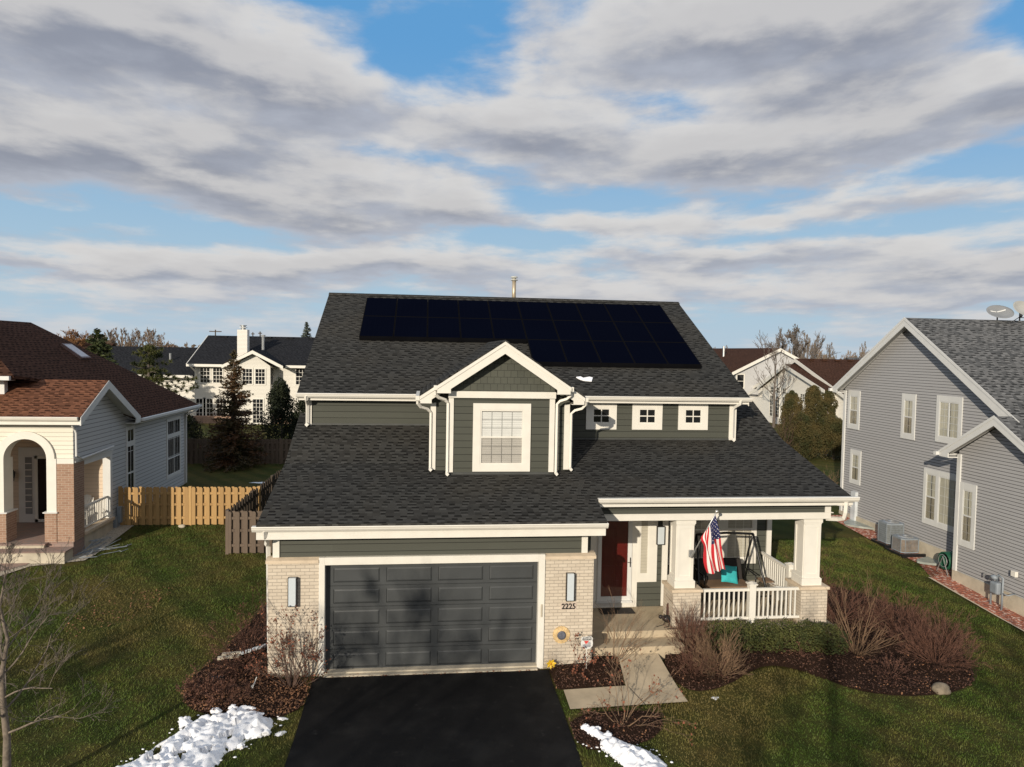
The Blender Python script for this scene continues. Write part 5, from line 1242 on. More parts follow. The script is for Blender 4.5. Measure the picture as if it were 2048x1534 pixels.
def shrub(label, x, y, h, w, seed, mat, stems=14, depth=2, leafmat=None, prob=.5, lsz=.035, up=.12, spread=.45, z=None, group=None, curl=.10, r=.009, kids=(2, 4), squash=1.0, name='bare_shrub', dome=True):
    rr = random.Random(seed); z = gz(x, y)+.02 if z is None else z
    t = thing(name, label, 'shrub', (x, y, z), 0, group)
    m = MB(); lm = MB() if leafmat else None
    for i in range(stems):
        a = rr.uniform(0, 6.283); lean = rr.uniform(.05, 1)**.8
        th = math.acos(1-lean*.80) if dome else math.atan(w/h*lean*.62)
        T = Vector((math.sin(th)*math.cos(a)*w*.5, math.sin(th)*math.sin(a)*w*.5*squash, math.cos(th)*h)) if dome else Vector((math.sin(th)*math.cos(a), math.sin(th)*math.sin(a)*squash, math.cos(th)))*h
        d = T.normalized(); L_ = T.length*rr.uniform(.72, 1.0)
        p = Vector((x+math.cos(a)*.12*lean, y+math.sin(a)*.12*lean, z-.03))
        branches(m, rr, p, d, L_, r*rr.uniform(.7, 1.2), depth, spread, up if not dome else .05, 5, curl, kids, .50, 4, (lm, prob, lsz) if lm else None)
    m.build('stems', mat, t)
    if lm and lm.f: lm.build('leaves', leafmat, t)
    return t
shrub('leafy brown bare shrub standing before the left brick pier', -.48, -.55, 1.5, 1.45, 11, TWIGD, 26, 3, LEAFR, .34, .042, kids=(2, 4), r=.014)
shrub('rusty brown shrub at the left end of the brick pier', -1.75, .75, 1.15, 1.5, 12, TWIGR, 24, 3, LEAFD, .35, .03, kids=(2, 3))
shrub('rusty low shrub in the left bed behind the white board', -1.65, 2.0, 1.2, 1.2, 121, TWIGR, 20, 3, LEAFD, .3, .03, kids=(2, 3))
shrub('tall thin bare shrub beside the entry steps', 6.93, .02, 1.75, 1.55, 13, TWIGT, 15, 2, None, curl=.07, r=.010, kids=(2, 4))
shrub('dense pinkish twig shrub against the left porch pier', 8.98, .48, 1.12, 1.0, 14, TWIGR, 95, 2, None, curl=.05, up=.2, spread=.3, kids=(3, 5))
shrub('sunlit tan twig shrub below the hedge end', 9.28, -.62, .92, 1.25, 15, TWIGT, 85, 2, None, curl=.07, spread=.4, kids=(3, 5))
shrub('reddish low shrub left of the sunlit tan shrub', 8.75, -.55, .62, 1.1, 16, TWIGR, 50, 2, LEAFD, .2, .02, kids=(3, 4))
shrub('tall red brown shrub with thick tan stems right of the brick pier', 13.25, .15, 1.55, 1.4, 17, TWIGT, 26, 2, None, curl=.06, r=.014, kids=(2, 4), spread=.35)
shrub('dark maroon shrub behind the tall stemmed shrub', 13.9, 2.0, 1.15, 2.0, 18, TWIGR, 50, 3, None, curl=.08, kids=(2, 4), r=.007)
shrub('dark maroon twig shrub along the side of the porch', 13.6, 3.4, 1.25, 1.7, 181, TWIGR, 40, 3, None, curl=.08, kids=(2, 4), r=.007)
shrub('brown rounded shrub in the middle of the right bed', 15.15, 1.35, .92, 1.6, 19, TWIGR, 70, 3, None, curl=.08, spread=.4, kids=(2, 4), r=.007)
shrub('wide brown rounded shrub at the right end of the bed', 14.95, -.45, .95, 1.6, 20, TWIGR, 84, 3, None, curl=.08, spread=.4, kids=(2, 4), r=.007)
shrub('brown shrub between the two rounded shrubs at the bed edge', 15.75, .45, .88, 1.4, 21, TWIGR, 56, 3, None, curl=.08, spread=.4, kids=(2, 4), r=.007)
shrub('small shrub with curled rust leaves by the security sign', 5.95, -.30, .95, .8, 22, TWIGD, 8, 2, LEAFR, .55, .05, kids=(2, 3))
shrub('spreading bare shrub with red leaves over the front walk', 6.45, -2.55, 1.35, 2.1, 23, TWIGT, 11, 3, LEAFR, .22, .05, curl=.16, r=.013, kids=(2, 3), spread=.55)
shrub('burgundy low plant in the left bed near the lawn edge', -2.3, -.75, .42, .9, 24, TWIGR, 40, 2, LEAFD, .5, .035, kids=(2, 4), r=.005)
shrub('burgundy low plant in the left bed beside the snow', -1.75, -1.05, .40, .9, 25, TWIGR, 36, 2, LEAFD, .5, .035, kids=(2, 4), r=.005)
shrub('thin reddish plant in the left bed before the board', -1.75, .0, .6, .9, 26, TWIGR, 26, 2, LEAFD, .35, .03, kids=(2, 4), r=.005)
shrub('low reddish perennial in the right bed below the hedge', 11.6, .1, .4, .9, 27, TWIGR, 22, 2, LEAFD, .4, .03, kids=(2, 3), r=.004)
shrub('low maroon perennial in the right bed near the boulder', 13.4, -1.0, .38, 1.0, 28, TWIGR, 24, 2, LEAFD, .4, .03, kids=(2, 3), r=.004)
shrub('bare olive shrub at the back corner of the grey house', 20.6, 14.5, 1.6, 2.0, 29, TWIGT, 40, 3, None, curl=.1, kids=(2, 3), r=.010)
shrub('bare brown shrub left of the olive evergreens', 25.3, 27.2, 3.0, 2.8, 30, TWIGD, 26, 3, None, curl=.12, kids=(2, 4), r=.022)
shrub('dry twiggy bush low in the back yard behind the fence', -9.6, 26.5, 2.6, 3.0, 31, TWIGD, 26, 3, None, curl=.12, kids=(2, 4), r=.02)

def clumps(m, rr, c, rx, ry, rz, n, sz, shape=None):
    """leaf sized faces over and through a rounded crown"""
    for _ in range(n):
        while True:
            a = Vector((rr.uniform(-1, 1), rr.uniform(-1, 1), rr.uniform(-1, 1)))
            l = a.length
            if l < 1 and l > .35: break
        k = 1+.28*mnoise.noise(a*2.6+Vector(c))
        if mnoise.noise(a*4.5-Vector(c)) < -.38: continue
        p = Vector((c[0]+a.x*rx*k, c[1]+a.y*ry*k, c[2]+a.z*rz*k))
        e = Vector((rr.gauss(0, 1), rr.gauss(0, 1), rr.gauss(0, 1))).normalized()*sz*rr.uniform(.5, 1.4); f = e.orthogonal().normalized()*sz*.4
        m.face([p-e*.5, p+f, p+e*.5, p-f])
def hedge():
    rr = random.Random(5); t = thing('hedge', 'clipped dark evergreen hedge below the white porch railing', 'hedge', (11, .3, .02))
    m = MB()
    pts = [(9.75, .40), (10.3, .42), (10.9, .40), (11.5, .36), (12.1, .34), (12.5, .22)]
    for (x, y) in pts:
        z = gz(x, y)+.34
        clumps(m, rr, (x, y, z), .50, .46, .48, 3400, .05)
    m.build('leaves', YEW, t)
    m = MB()
    for (x, y) in pts:
        for k in range(7): branches(m, rr, Vector((x+rr.uniform(-.2, .2), y, gz(x, y))), Vector((rr.gauss(0, .5), rr.gauss(0, .5), 1)).normalized(), .5, .010, 1, .6)
    m.build('stems', TWIGD, t)
hedge()
def spruce(label, x, y, h, w, seed, mat, z0=None, dens=1.0, bare=.0, droop=-.12, sz=.085, name='spruce_tree', gaps=.0):
    rr = random.Random(seed); z = gz(x, y) if z0 is None else z0
    t = thing(name, label, 'tree', (x, y, z))
    tr = MB(); tr.tube([(x, y, z-.1), (x+rr.uniform(-.05, .05), y, z+h*.5), (x, y, z+h*.98)], [w*.055, w*.035, .01], 8); m = MB()
    lv = int(h/.17)
    for i in range(lv):
        f = (i+rr.random()*.5)/lv; zz = z+h*(.05+.95*f); L = w*.5*(1-f)**.8+.06
        nb = max(4, int((6+10*(1-f))*dens))
        for k in range(nb):
            if rr.random() < gaps: continue
            a = rr.uniform(0, 6.283); l = L*rr.uniform(.6, 1.12); d = Vector((math.cos(a), math.sin(a), droop+.35*f))
            P = Vector((x, y, zz)); tr.tube([P, P+d*l], [.012+.02*(1-f), .004], 3, cap=False)
            steps = max(2, int(l/.09))
            for s in range(steps):
                q = P+d*l*((s+.5+bare*steps*.3)/steps)
                if (q-P).length > l: continue
                wd = .35*l*(1-(s/steps))+.06
                for _ in range(4):
                    c = q+Vector((rr.gauss(0, wd*.4), rr.gauss(0, wd*.4), rr.gauss(0, .05)-.02))
                    e = (d+Vector((rr.gauss(0, .7), rr.gauss(0, .7), rr.gauss(0, .35)))).normalized()*sz*rr.uniform(.7, 1.6); g_ = e.cross(Vector((rr.gauss(0, 1), rr.gauss(0, 1), rr.gauss(0, 1)))).normalized()*sz*.28
                    m.face([c-e*.5-g_, c+e*.5, c-e*.5+g_])
    tr.build('trunk', BARKD, t); m.build('crown', mat, t)
spruce('tall browning spruce before the white back house', -8.05, 24.0, 6.4, 3.6, 51, FIRR, dens=1.1, gaps=.12, sz=.12)
spruce('dark spruce top standing above the brown neighbour roof', -21.9, 40.0, 7.7, 6.6, 52, FIRG, dens=.7, sz=.22)
spruce('blue spruce behind the left edge of the solar roof', -10.4, 62.0, 9.4, 4.2, 53, FIRB, dens=.8, sz=.22)
def pine():
    rr = random.Random(61); x, y, z = -12.3, 23.5, .91
    t = thing('pine_tree', 'loose green pine in front of the black roofed white house', 'tree', (x, y, z))
    tr = MB(); tr.tube([(x, y, z-.1), (x+.1, y, z+3), (x+.0, y, z+6.3)], [.16, .12, .03], 8); m = MB()
    for i in range(84):
        f = rr.uniform(.25, 1.0); P = Vector((x, y, z+6.4*f)); a = rr.uniform(0, 6.283); L = (1.05-f)*2.6+.35
        if i < 4: a = rr.uniform(-.3, .25); P = Vector((x, y, z+3.9+i*.22)); L = 2.5
        d = Vector((math.cos(a), math.sin(a), .12)).normalized(); tr.tube([P, P+d*L*.5, P+d*L+Vector((0, 0, .12))], [.035, .022, .01], 4, cap=False)
        for k in range(7):
            c = P+d*L*(.25+.12*k)+Vector((rr.gauss(0, .14), rr.gauss(0, .14), rr.uniform(0, .18)))
            for _ in range(42):
                e = Vector((rr.gauss(0, 1), rr.gauss(0, 1), rr.gauss(.5, 1))).normalized()*rr.uniform(.08, .22); g_ = e.orthogonal().normalized()*.018
                m.face([c-g_, c+g_, c+e])
    tr.build('trunk', BARKD, t); m.build('crown', foliage('pine_needles', (.025, .034, .012), (.10, .105, .03), 1.5), t)
pine()
def evergreen(label, x, y, h, w, seed, mat, n=9000, sz=.11, name='evergreen_shrub', gaps=True):
    rr = random.Random(seed); z = gz(x, y); t = thing(name, label, 'evergreen', (x, y, z)); m = MB()
    K = 34
    for k in range(K):
        f = ((k+.5)/K)**.9; a = k*2.4+rr.uniform(-.5, .5); prof = (1-f)**.5*(1 if f > .15 else .8+1.3*f)
        R0 = w*.5*prof; q = rr.uniform(.35, .85); lr = w*rr.uniform(.13, .23)*(1.15-.6*f)
        c = (x+math.cos(a)*R0*q, y+math.sin(a)*R0*q, z+.12*h+h*.84*f)
        for _ in range(int(n/K)):
            v = Vector((rr.gauss(0, 1), rr.gauss(0, 1), rr.gauss(0, 1))).normalized()*rr.uniform(.55, 1.05)
            p = Vector(c)+Vector((v.x*lr, v.y*lr, v.z*lr*1.35+.2*lr))
            e = Vector((math.cos(a)*.5+rr.gauss(0, .5), math.sin(a)*.5+rr.gauss(0, .5), .9+rr.gauss(0, .5))).normalized()*sz*rr.uniform(.5, 1.5); g_ = e.cross(Vector((rr.gauss(0, 1), rr.gauss(0, 1), .2))).normalized()*sz*.3
            m.face([p-e*.5, p+g_, p+e*.5, p-g_])
    m.build('crown', mat, t); m = MB(); m.tube([(x, y, z-.1), (x, y, z+h*.7)], [.10, .03], 6); m.build('trunk', BARKD, t)
evergreen('tall dark cedar against the white back house wall', -6.4, 28.5, 4.5, 2.9, 71, DCED, 12000)
evergreen('dark cedar by the left edge of the roof', -4.9, 27.5, 3.7, 2.4, 72, DCED, 8000)
evergreen('low dark juniper at the left end of the back fence', -11.8, 27.0, 2.6, 3.4, 73, DCED, 7000)
evergreen('olive evergreen with rounded top, left in the group behind the house', 26.6, 28.8, 4.3, 2.3, 74, ARBO, 22000, .085)
evergreen('pointed olive evergreen in the middle of the group behind the house', 27.6, 27.9, 4.7, 2.2, 75, ARBO, 22000, .085)
evergreen('short pointed olive evergreen at the right of the group behind the house', 29.0, 28.6, 4.3, 2.2, 76, ARBO, 22000, .085)
evergreen('broad olive evergreen low in front of the evergreen group', 26.4, 27.3, 2.6, 3.4, 77, ARBO, 22000, .085)
evergreen('broad rusty evergreen at the foot of the evergreen group', 28.6, 27.0, 2.5, 3.2, 78, ARBO, 18000, .085)
evergreen('dark rounded yew beside the corner of the grey house', 30.4, 27.2, 2.9, 3.0, 79, DCED, 9000)
evergreen('low dark hedge like yew beside the grey house corner', 31.5, 24.5, 1.6, 3.0, 80, DCED, 7000)

def bare_tree(label, x, y, h, seed, mat, th=.08, depth=4, spread=.5, trunk=.3, nb=10, group=None, z0=None, w=.5, up=.2, kids=(2, 4), minr=.004, lean=0, shrink=.62, br=.55):
    rr = random.Random(seed); z = gz(x, y) if z0 is None else z0
    t = thing('bare_tree', label, 'tree', (x, y, z), 0, group)
    tr = MB(); pts = [Vector((x, y, z-.15))]; N = 7
    for i in range(1, N+1): pts.append(Vector((x+rr.gauss(0, .012*h)*(i/N)+lean*i/N, y+rr.gauss(0, .012*h)*(i/N), z+h*.86*i/N)))
    tr.tube(pts, [th*(1-.85*i/N) for i in range(N+1)], 10, cap=False); tr.build('trunk', mat, t, True)
    m = MB()
    for k in range(nb):
        f = trunk+(1-trunk)*(k+.5*rr.random())/nb; i = min(N-1, int(f*N)); p = pts[i].lerp(pts[i+1], f*N-i)
        a = k*2.4+rr.uniform(-.4, .4); el = .35+.9*f; d = Vector((math.cos(a), math.sin(a), el)).normalized()
        L = h*w*(1.15-f)*rr.uniform(.75, 1.1)
        branches(m, rr, p, d, L, th*(1-.8*f)*br, depth, spread, up, 5, .13, kids, shrink, 5, None, minr)
    m.build('crown', mat, t); return t
# the young tree on the left lawn
bare_tree('young pale barked bare tree on the left front lawn', -4.42, -4.1, 4.5, 102, BARK, .075, 4, .48, .30, 22, w=.52, up=.12, kids=(2, 4), minr=.0026, shrink=.58, br=.36)
# trees at the back
bare_tree('large bare tree behind the pale grey gabled house', 46.5, 66, 10.6, 103, BARKD, .32, 4, .5, .25, 16, w=.46, up=.25, kids=(3, 4), minr=.018)
bare_tree('slim bare tree before the pale grey gable wall', 34.3, 46.5, 8.6, 104, BARKD, .14, 4, .45, .3, 12, w=.34, up=.35, kids=(2, 3), minr=.012)
bare_tree('bare tree just right of the large tree on the skyline', 54.5, 78, 10.5, 105, BARK, .22, 4, .4, .25, 12, w=.36, up=.5, kids=(3, 3), minr=.018)
ORD_ = ['first', 'second', 'third', 'fourth']
for i, (x, y, h, s) in enumerate(((60.5, 95, 12.0, 106), (65.5, 97, 12.5, 107), (70.5, 99, 11.8, 108), (75.5, 97, 12.2, 109))):
    bare_tree(ORD_[i]+' from the left of four thin bare trees beyond the brown roof', x, y, h*.86, s, BARK, .16, 4, .32, .25, 11, group='row of thin bare trees on the right skyline', w=.30, up=.8, kids=(2, 3), minr=.022)
proto = None; rr = random.Random(9)
FARB = plain('far_tree_bark', (.20, .145, .10), .9, .3, .3); FARO = plain('orange_willow_twigs', (.26, .13, .055), .9, .3, .3)
def copy_tree(root, loc, rz, sc, label, group, mat=None):
    r = root.copy(); COL.objects.link(r); r.location = loc; r.rotation_euler = (0, 0, rz); r.scale = (sc, sc, sc); r['label'] = label; r['group'] = group
    for ch in root.children: c_ = ch.copy(); COL.objects.link(c_); c_.parent = r
    return r
G1 = 'bare trees on the far skyline'
def px_to(px, Y):
    d = fwd*F_PX + r2*(px-1024) + u2*67; return 2.394+d.x/d.y*(Y+16.519)
pr1 = bare_tree('round headed bare tree on the far skyline, standing out left of the black roof', px_to(298, 120), 120, 10.2, 120, FARB, .30, 5, .5, .22, 16, G1, w=.42, up=.25, kids=(3, 3), minr=.017)
pr2 = bare_tree('orange tinted bare willow on the far skyline behind the dark spruce top', px_to(150, 105), 105, 9.0, 121, FARO, .30, 5, .5, .15, 20, G1, w=.46, up=.2, kids=(3, 3), minr=.02)
pr3 = bare_tree('pale upright bare tree on the far skyline right of the dark spruce top', px_to(222, 115), 115, 10.0, 122, FARB, .24, 5, .42, .2, 15, G1, w=.36, up=.5, kids=(3, 3), minr=.016)
ORD = ['first', 'second', 'third', 'fourth', 'fifth', 'sixth', 'seventh', 'eighth', 'ninth', 'tenth', 'eleventh', 'twelfth']
for where, lst in (('left of the black roof', ((128, 120, 2, .9), (182, 118, 2, .95), (205, 130, 3, 1.0), (245, 125, 3, .98), (262, 128, 3, .9), (322, 150, 1, .8), (345, 160, 2, .75), (365, 170, 2, .7))),
                   ('behind the blue spruce', ((585, 150, 3, .9), (600, 160, 1, .85), (630, 160, 3, .9))),
                   ('right of the solar roof', ((1425, 170, 3, .95), (1450, 190, 3, 1.0), (1472, 150, 1, .8), (1500, 160, 3, .8), (1600, 150, 1, .8), (1640, 140, 3, .95), (1700, 150, 3, .95), (1740, 150, 1, .9)))):
    for i, (px, Y, k, sc) in enumerate(lst):
        src = (pr1, pr2, pr3)[k-1]
        copy_tree(src, (px_to(px, Y), Y, .91), i*1.7+px, sc*rr.uniform(.92, 1.06), ('round headed', 'orange tinted', 'pale upright')[k-1]+' bare tree, '+ORD[i]+' from the left on the skyline '+where, G1)
# far mass of woodland that closes the horizon
def far_wood():
    rr = random.Random(77); m = MB()
    for i in range(9000):
        a = rr.uniform(-.95, .95); D = rr.uniform(230, 420); x = 2.4+math.tan(a+.0)*D; y = D-16
        H = 3.5+3.2*(.5+.5*mnoise.noise(Vector((x*.02, y*.01, 3))))+1.5*mnoise.noise(Vector((x*.09, 1, 2)))
        z = .9+rr.random()*H*(D/300)
        e = Vector((rr.gauss(0, 1), rr.gauss(0, .4), rr.gauss(.8, 1))).normalized()*rr.uniform(1.2, 3.0); f = e.cross(Vector((0, 1, 0))).normalized()*rr.uniform(.3, .9); p = Vector((x, y, z))
        m.face([p-e*.5, p+f, p+e*.5, p-f])
    o = m.build('woodland', plain('far_wood', (.11, .085, .065), .9, .3, .05)); tag(o, 'far brown band of bare woodland along the horizon', 'woodland', kind='stuff')
far_wood()
# parkway trees behind the viewpoint: their branches throw the soft shadows on the door and lawn
def off_back(x, z, dist):     # a point that shades (x, 0, z)
    return (x-trav.x*dist, -trav.y*dist, z-trav.z*dist)
for i, (x, D_, h, s, th) in enumerate(((1.7, 27, 11.5, 201, .17), (-6.5, 24, 9.5, 202, .15), (12.5, 30, 11, 203, .2), (18.0, 27, 10, 204, .18))):
    q = off_back(x, 0, D_); q = (x-math.sin(SUN_AZ)*D_, -math.cos(SUN_AZ)*D_)
    bare_tree(['bare parkway tree across the street that shades the garage door', 'bare parkway tree that shades the left lawn', 'bare parkway tree that shades the right lawn', 'bare parkway tree farthest right behind the viewpoint'][i], q[0], q[1], h, s, BARKD, th, 3, .5, .25, 13, w=.42, up=.3, kids=(3, 4), minr=.012)

# ================================================================== ground details
def leaves_on(name, label, polys, n, mat, sz, seed, kind='stuff', lift=.06, hug=.0, dens=None):
    rr = random.Random(seed); m = MB()
    for poly in polys:
        x0, x1 = min(p[0] for p in poly), max(p[0] for p in poly); y0, y1 = min(p[1] for p in poly), max(p[1] for p in poly)
        k = int(n*(x1-x0)*(y1-y0))
        for _ in range(k):
            x, y = rr.uniform(x0, x1), rr.uniform(y0, y1)
            if not inside(x, y, poly) or (dens and rr.random() > dens(x, y)): continue
            z = gz(x, y)+lift+rr.uniform(0, .02)+(rise(x, y) if x > 5.34 and y > -1.1 else 0)
            e = Vector((rr.gauss(0, 1), rr.gauss(0, 1), rr.gauss(0, .35))).normalized()*sz*rr.uniform(.5, 1.3); f = Vector((-e.y, e.x, rr.gauss(0, .4)*sz)).normalized()*sz*rr.uniform(.2, .5); c = Vector((x, y, z))
            m.face([c-e*.5, c+f, c+e*.5, c-f])
    o = m.build(name, mat); tag(o, label, 'leaves', kind=kind)
leaves_on('leaf_litter', 'rust and tan dry leaves covering the mulch of the left bed', [BED_L], 420, LEAFT, .055, 1, dens=lambda x, y: max(.25, min(1, 1.1-.5*abs(y+.9))))
leaves_on('mulch_chips', 'dark red brown bark chips covering the mulch beds', [BED_L, BED_A, BED_B, BED_R], 420, plain('bark_chips', (.090, .042, .026), .9, .6, 14), .045, 2, lift=.05)
leaves_on('dry_leaves', 'scattered tan leaves over the right mulch beds', [BED_A, BED_B, BED_R], 34, LEAFT, .05, 3)
leaves_on('lawn_leaves', 'scattered pale leaves lying on the left lawn', [[(-6.6, 2.0), (-5.2, 3.2), (-4.8, 5.6), (-6.2, 5.2), (-7.2, 3.0)]], 90, LEAFT, .06, 4, lift=.03, dens=lambda x, y: .5+.9*mnoise.noise(Vector((x, y, 0))))
leaves_on('threshold_leaves', 'dry leaves blown along the foot of the garage door', [[(-.0, -.20), (5.3, -.20), (5.3, -.06), (-.0, -.06)]], 420, LEAFR, .035, 5, lift=.03)
# grass blades
def grass():
    rg = np.random.default_rng(3)
    areas = [(-11, -.1, -7, 12.5, 130000), (5.3, 21, -7, 9, 190000)]
    V = []; 
    for x0, x1, y0, y1, n in areas:
        x = rg.uniform(x0, x1, n); y = rg.uniform(y0, y1, n); keep = np.ones(n, bool)
        for bed in BEDS+[WALK, [(-13, 5.0), (-10.6, 6.0), (-9.9, 7.3), (-8.5, 7.75), (-8.4, 11.45), (-13, 11.5)]]:
            c = np.zeros(n, bool); j = len(bed)-1
            for i in range(len(bed)):
                xi, yi = bed[i]; xj, yj = bed[j]
                cond = ((yi > y) != (yj > y)) & (x < (xj-xi)*(y-yi)/(yj-yi+1e-12)+xi); c ^= cond; j = i
            keep &= ~c
        keep &= ~((x > -.10) & (x < 5.33) & (y > -14)) & ~((x > -1.15) & (x < 6.4) & (y > 0)) & ~((x > 5.3) & (x < 13.1) & (y > .1)) & ~((x > 18.6) & (y > -7) & (y < 5)) & ~((x > 19.15) & (y > 5)) & ~((x < -8.4) & (y > 7.3))
        V.append(np.stack([x[keep], y[keep]], 1))
    P = np.concatenate(V); n = len(P)
    z = np.where(P[:, 1] > 0, .065*P[:, 1], .03*P[:, 1]); gn = rg.random((160, 160)); gi = lambda q: (gn[(q[:, 0]*2.4).astype(int) % 160, (q[:, 1]*2.4).astype(int) % 160]+gn[((q[:, 0]+.21)*2.4).astype(int) % 160, ((q[:, 1]+.21)*2.4).astype(int) % 160])*.5
    h = rg.uniform(.02, .055, n)*(.5+1.1*gi(P+20)); a = rg.uniform(0, 6.283, n); w = .009
    dx, dy = np.cos(a)*w, np.sin(a)*w; lx, ly = rg.normal(0, .022, n), rg.normal(0, .022, n)
    co = np.empty((n, 3, 3)); co[:, 0] = np.stack([P[:, 0]-dx, P[:, 1]-dy, z], 1); co[:, 1] = np.stack([P[:, 0]+dx, P[:, 1]+dy, z], 1); co[:, 2] = np.stack([P[:, 0]+lx, P[:, 1]+ly, z+h], 1)
    me = bpy.data.meshes.new('grass'); me.vertices.add(n*3); me.vertices.foreach_set('co', co.ravel()); me.loops.add(n*3); me.loops.foreach_set('vertex_index', np.arange(n*3, dtype=np.int32))
    me.polygons.add(n); me.polygons.foreach_set('loop_start', np.arange(0, n*3, 3, dtype=np.int32)); me.update(calc_edges=True); me.validate()
    g = new_mat('grass_blades'); p = g.pos; f = g.m('ADD', g.m('MULTIPLY', g.noise(p, .33, 4, .6), .5), g.m('MULTIPLY', g.noise(p, 1.6, 5, .65), .5)); r_ = g.noise(p, 30, 2, .7)
    col = g.mix(g.ramp(f, .40, .64), (.058, .104, .014), (.160, .140, .040)); col = g.mix(g.m('MULTIPLY', r_, .35), col, (.090, .110, .026))
    x_, y_, z_ = g.sep(p); st = g.m('SINE', g.m('MULTIPLY', g.m('ADD', g.m('MULTIPLY', x_, 1.0), g.m('MULTIPLY', y_, .75)), 4.6)); big = g.noise(p, .16, 3)
    col = g.mix(g.m('MULTIPLY', g.ramp(st, -.5, .7), .34), col, (.030, .050, .010)); col = g.mix(g.m('MULTIPLY', g.ramp(big, .52, .68), .55), col, (.17, .115, .045)); me.materials.append(fin(g, col, .6, spec=.2))
    o = bpy.data.objects.new('grass', me); COL.objects.link(o); tag(o, 'short green and olive winter grass on the front lawns', 'grass', kind='stuff')
grass()
# snow
def snow_heap(label, poly, hgt, seed, cell=.055, holes=.0, chunks=()):
    poly = smooth_poly(poly, 1)
    def zf(x, y):
        e = edge_dist(x, y, poly); k = min(1, e/.22)
        n = mnoise.noise(Vector((x*3.1, y*3.1, seed)))*.55+(.5-abs(mnoise.noise(Vector((x*5.5, y*5.5, seed+5))))*2.2)*.42+mnoise.noise(Vector((x*15, y*15, seed)))*.28+mnoise.noise(Vector((x*33, y*33, seed)))*.12
        w = abs(mnoise.noise(Vector((x*5.2+3, y*5.2, seed+9))))
        v = hgt*k*(.55+.55*n)+.10*k*w
        if holes and mnoise.noise(Vector((x*4.2, y*4.2, seed+2)))+.25*mnoise.noise(Vector((x*13, y*13, seed+2))) > holes: v = -.06
        return v if e > .012 else -.03
    m = draped(poly, cell, zf); t = m.build('snow_pile', SNOWM, None, True); tag(t, label, 'snow')
    bm = MB()
    cr = MB(); rr = random.Random(seed)
    for _ in range(60 if hgt > .1 else 0):
        a = poly[rr.randrange(len(poly))]; x, y, s = a[0]+rr.gauss(0, .11), a[1]+rr.gauss(0, .11), rr.uniform(.008, .032)
        if y > -4 and not (-.1 < x < 5.34): cr.blob((x, y, gz(x, y)+s*.3+.02), s, (1.2, .9, .5), 1, .5, 2, rr.random()*9)
    if cr.f: cr.build('snow_crumbs', SNOWM, t, True)['kind'] = 'stuff'
    for (x, y, s, q) in chunks: bm = MB(); bm.blob((x, y, gz(x, y)+s*.45+hgt*.25), s, (1.1, .8, .9), 3, .75, 1.9, q); bm.build('snow_chunk', SNOWM, t, True)
snow_heap('big lumpy white snow pile on the grass left of the driveway', [(-2.95, -3.12), (-2.72, -2.95), (-2.6, -2.45), (-2.35, -2.12), (-2.18, -1.68), (-1.95, -1.55), (-1.72, -1.62), (-1.5, -1.30), (-1.20, -1.22), (-.95, -1.35), (-.82, -1.62), (-.60, -1.80), (-.55, -2.15), (-.68, -2.45), (-.95, -2.52), (-1.0, -2.78), (-1.25, -2.9), (-1.25, -3.3), (-1.45, -3.7), (-1.6, -4.2), (-3.4, -4.2), (-3.3, -3.5)], .19, 3, .034, .30,
          [(-2.30, -1.95, .11, 1), (-1.80, -1.58, .09, 2), (-1.50, -1.45, .07, 3), (-.90, -1.75, .06, 5), (-.62, -2.42, .07, 8), (-1.0, -2.85, .06, 9)])
snow_heap('elongated snow pile on the grass right of the driveway', [(5.50, -2.80), (5.58, -2.62), (5.78, -2.60), (5.95, -2.72), (6.10, -2.98), (6.30, -3.18), (6.55, -3.35), (6.80, -3.65), (6.95, -4.05), (6.7, -4.5), (6.2, -4.5), (6.1, -4.05), (5.98, -3.75), (5.80, -3.45), (5.66, -3.10)], .21, 8, .035, .52, [(5.62, -2.74, .07, 21), (5.85, -2.80, .06, 22), (6.0, -3.05, .07, 23)])
snow_heap('flat little snow patch by the driveway edge', [(-.62, -1.70), (-.35, -1.72), (-.28, -1.84), (-.5, -1.9)], .04, 12, .03)
snow_heap('small pale snow lump on the grass next to the driveway', [(-.55, -2.38), (-.38, -2.2), (-.22, -2.26), (-.35, -2.48)], .09, 14, .03)
snow_heap('tiny white snow scrap on the right lawn', [(8.66, -1.58), (8.92, -1.58), (8.86, -1.70), (8.72, -1.82)], .03, 15, .03)
snow_heap('thin white snow strip in the back yard', [(-6.6, 19.4), (-4.6, 19.6), (-3.6, 19.2), (-4.4, 18.4), (-5.2, 19.0)], .03, 16, .12)
m = MB(); mm = MB()
pt = [(6.90, 5.02), (7.05, 5.06), (7.12, 4.98), (7.32, 5.05), (7.42, 5.0), (7.34, 4.80), (7.10, 4.84), (6.98, 4.92)]
m.prism([(x, y, UPz(x, y)+.012) for x, y in pt], (0, -.015, .035)); tag(m.build('snow_patch', SNOWM, None, bevel=.01), 'small white scrap of snow on the dark roof right of the dormer', 'snow')
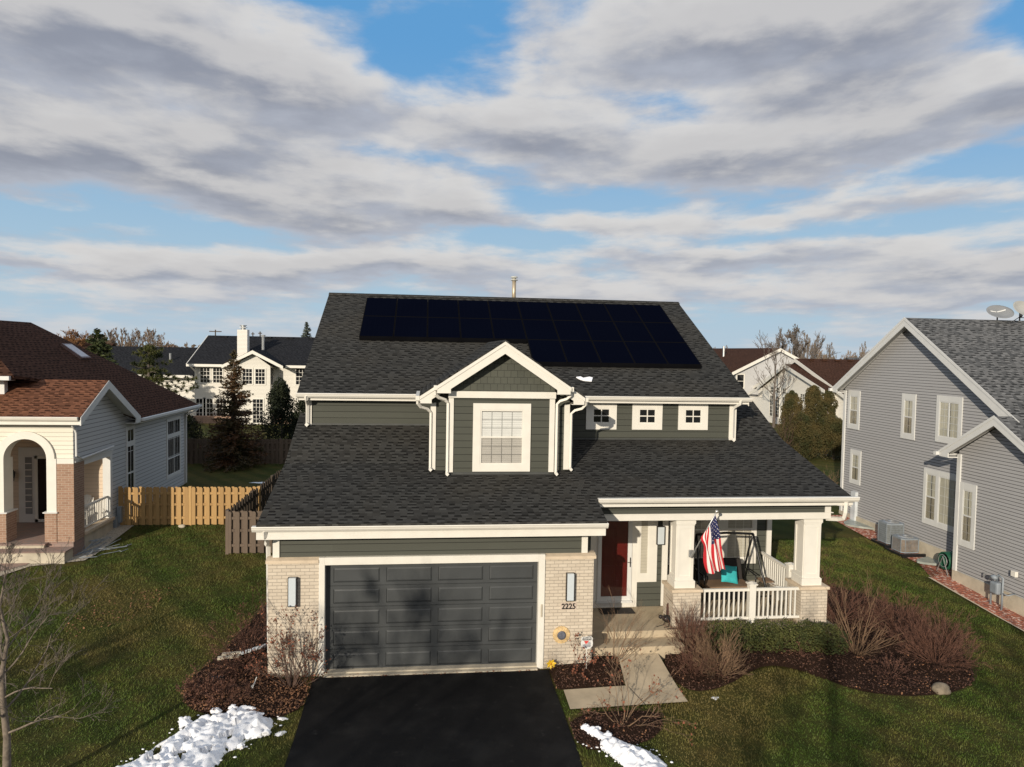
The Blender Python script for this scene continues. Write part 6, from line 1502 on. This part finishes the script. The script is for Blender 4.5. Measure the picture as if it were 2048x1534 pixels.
# boulder, boards and small things in the beds
m = MB(); m.blob((14.05, -1.80, .02), .18, (1.2, .85, .72), 3, .35, 1.4, 4); tag(m.build('boulder', ROCK, None, True), 'rounded grey brown boulder at the front edge of the right bed', 'boulder')
m = MB(); m.prism([(-1.98, 1.02, .16), (-1.92, .90, .16), (-1.12, 1.22, .30), (-1.18, 1.34, .30)], (0, 0, .03)); tag(m.build('white_board', plain('chipped_white_paint', (.62, .64, .64), .6, .3, 18)), 'chipped white board lying in the left bed', 'board')
for k, (a, b, lb) in enumerate((((-2.40, 1.02), (-1.95, 1.08), 'flat tan stone edging piece, farther of two in the left bed'), ((-2.45, .84), (-1.98, .93), 'flat tan stone edging piece, nearer of two in the left bed'))):
    m = MB(); u = Vector((b[0]-a[0], b[1]-a[1], 0)).normalized(); w = Vector((-u.y, u.x, 0)); A = Vector((*a, gz(*a))); m.obox(A, u, w, 0, .50, 0, .10, -.07, .07); tag(m.build('edging_stone', CONCL, None, bevel=.02), lb, 'stone')
m = MB()
for k in range(5): c = (-2.25+k*.06, -.30, gz(0, -.3)+.10); m.tube([(c[0], c[1]+.10*math.cos(2*math.pi*i/14), c[2]+.10*math.sin(2*math.pi*i/14)) for i in range(15)], .018, 5, cap=False)
tag(m.build('drain_coil', BLACK), 'black corrugated drain coil lying in the left bed', 'drain pipe')
m = MB()
rr = random.Random(4)
for k in range(16):
    p = Vector((rr.uniform(-9.5, -8.6), rr.uniform(7.8, 8.6), gz(0, 8.2)+.05)); q = [p]
    for i in range(6): q.append(q[-1]+Vector((rr.gauss(.10, .12), rr.gauss(.22, .12), rr.gauss(.0, .06))))
    q = [Vector((v.x, v.y, max(v.z, gz(v.x, v.y)+.04))) for v in q]; m.tube(q, .012, 5, cap=False)
tag(m.build('garden_hose', GREYM), 'tangled grey garden hose on the gravel by the neighbour\'s porch', 'hose')
m = MB(); m.blob((-6.6, 11.2, gz(0, 11.2)+.05), .12, (1.2, .8, .6), 2, .3); tag(m.build('pale_stone', CONCL, None, True), 'small pale stone at the foot of the new fence', 'stone')
m = MB(); m.tube([(-1.30, -.45, .08), (-1.33, -.62, .10), (-1.28, -.75, .12), (-1.22, -.62, .30)], .012, 6); tag(m.build('bent_wire', TRIM), 'short bent white wire sticking out of the left bed', 'wire')
print('objects', len(bpy.data.objects), 'polys', sum(len(o.data.polygons) for o in bpy.data.objects if o.type == 'MESH'))
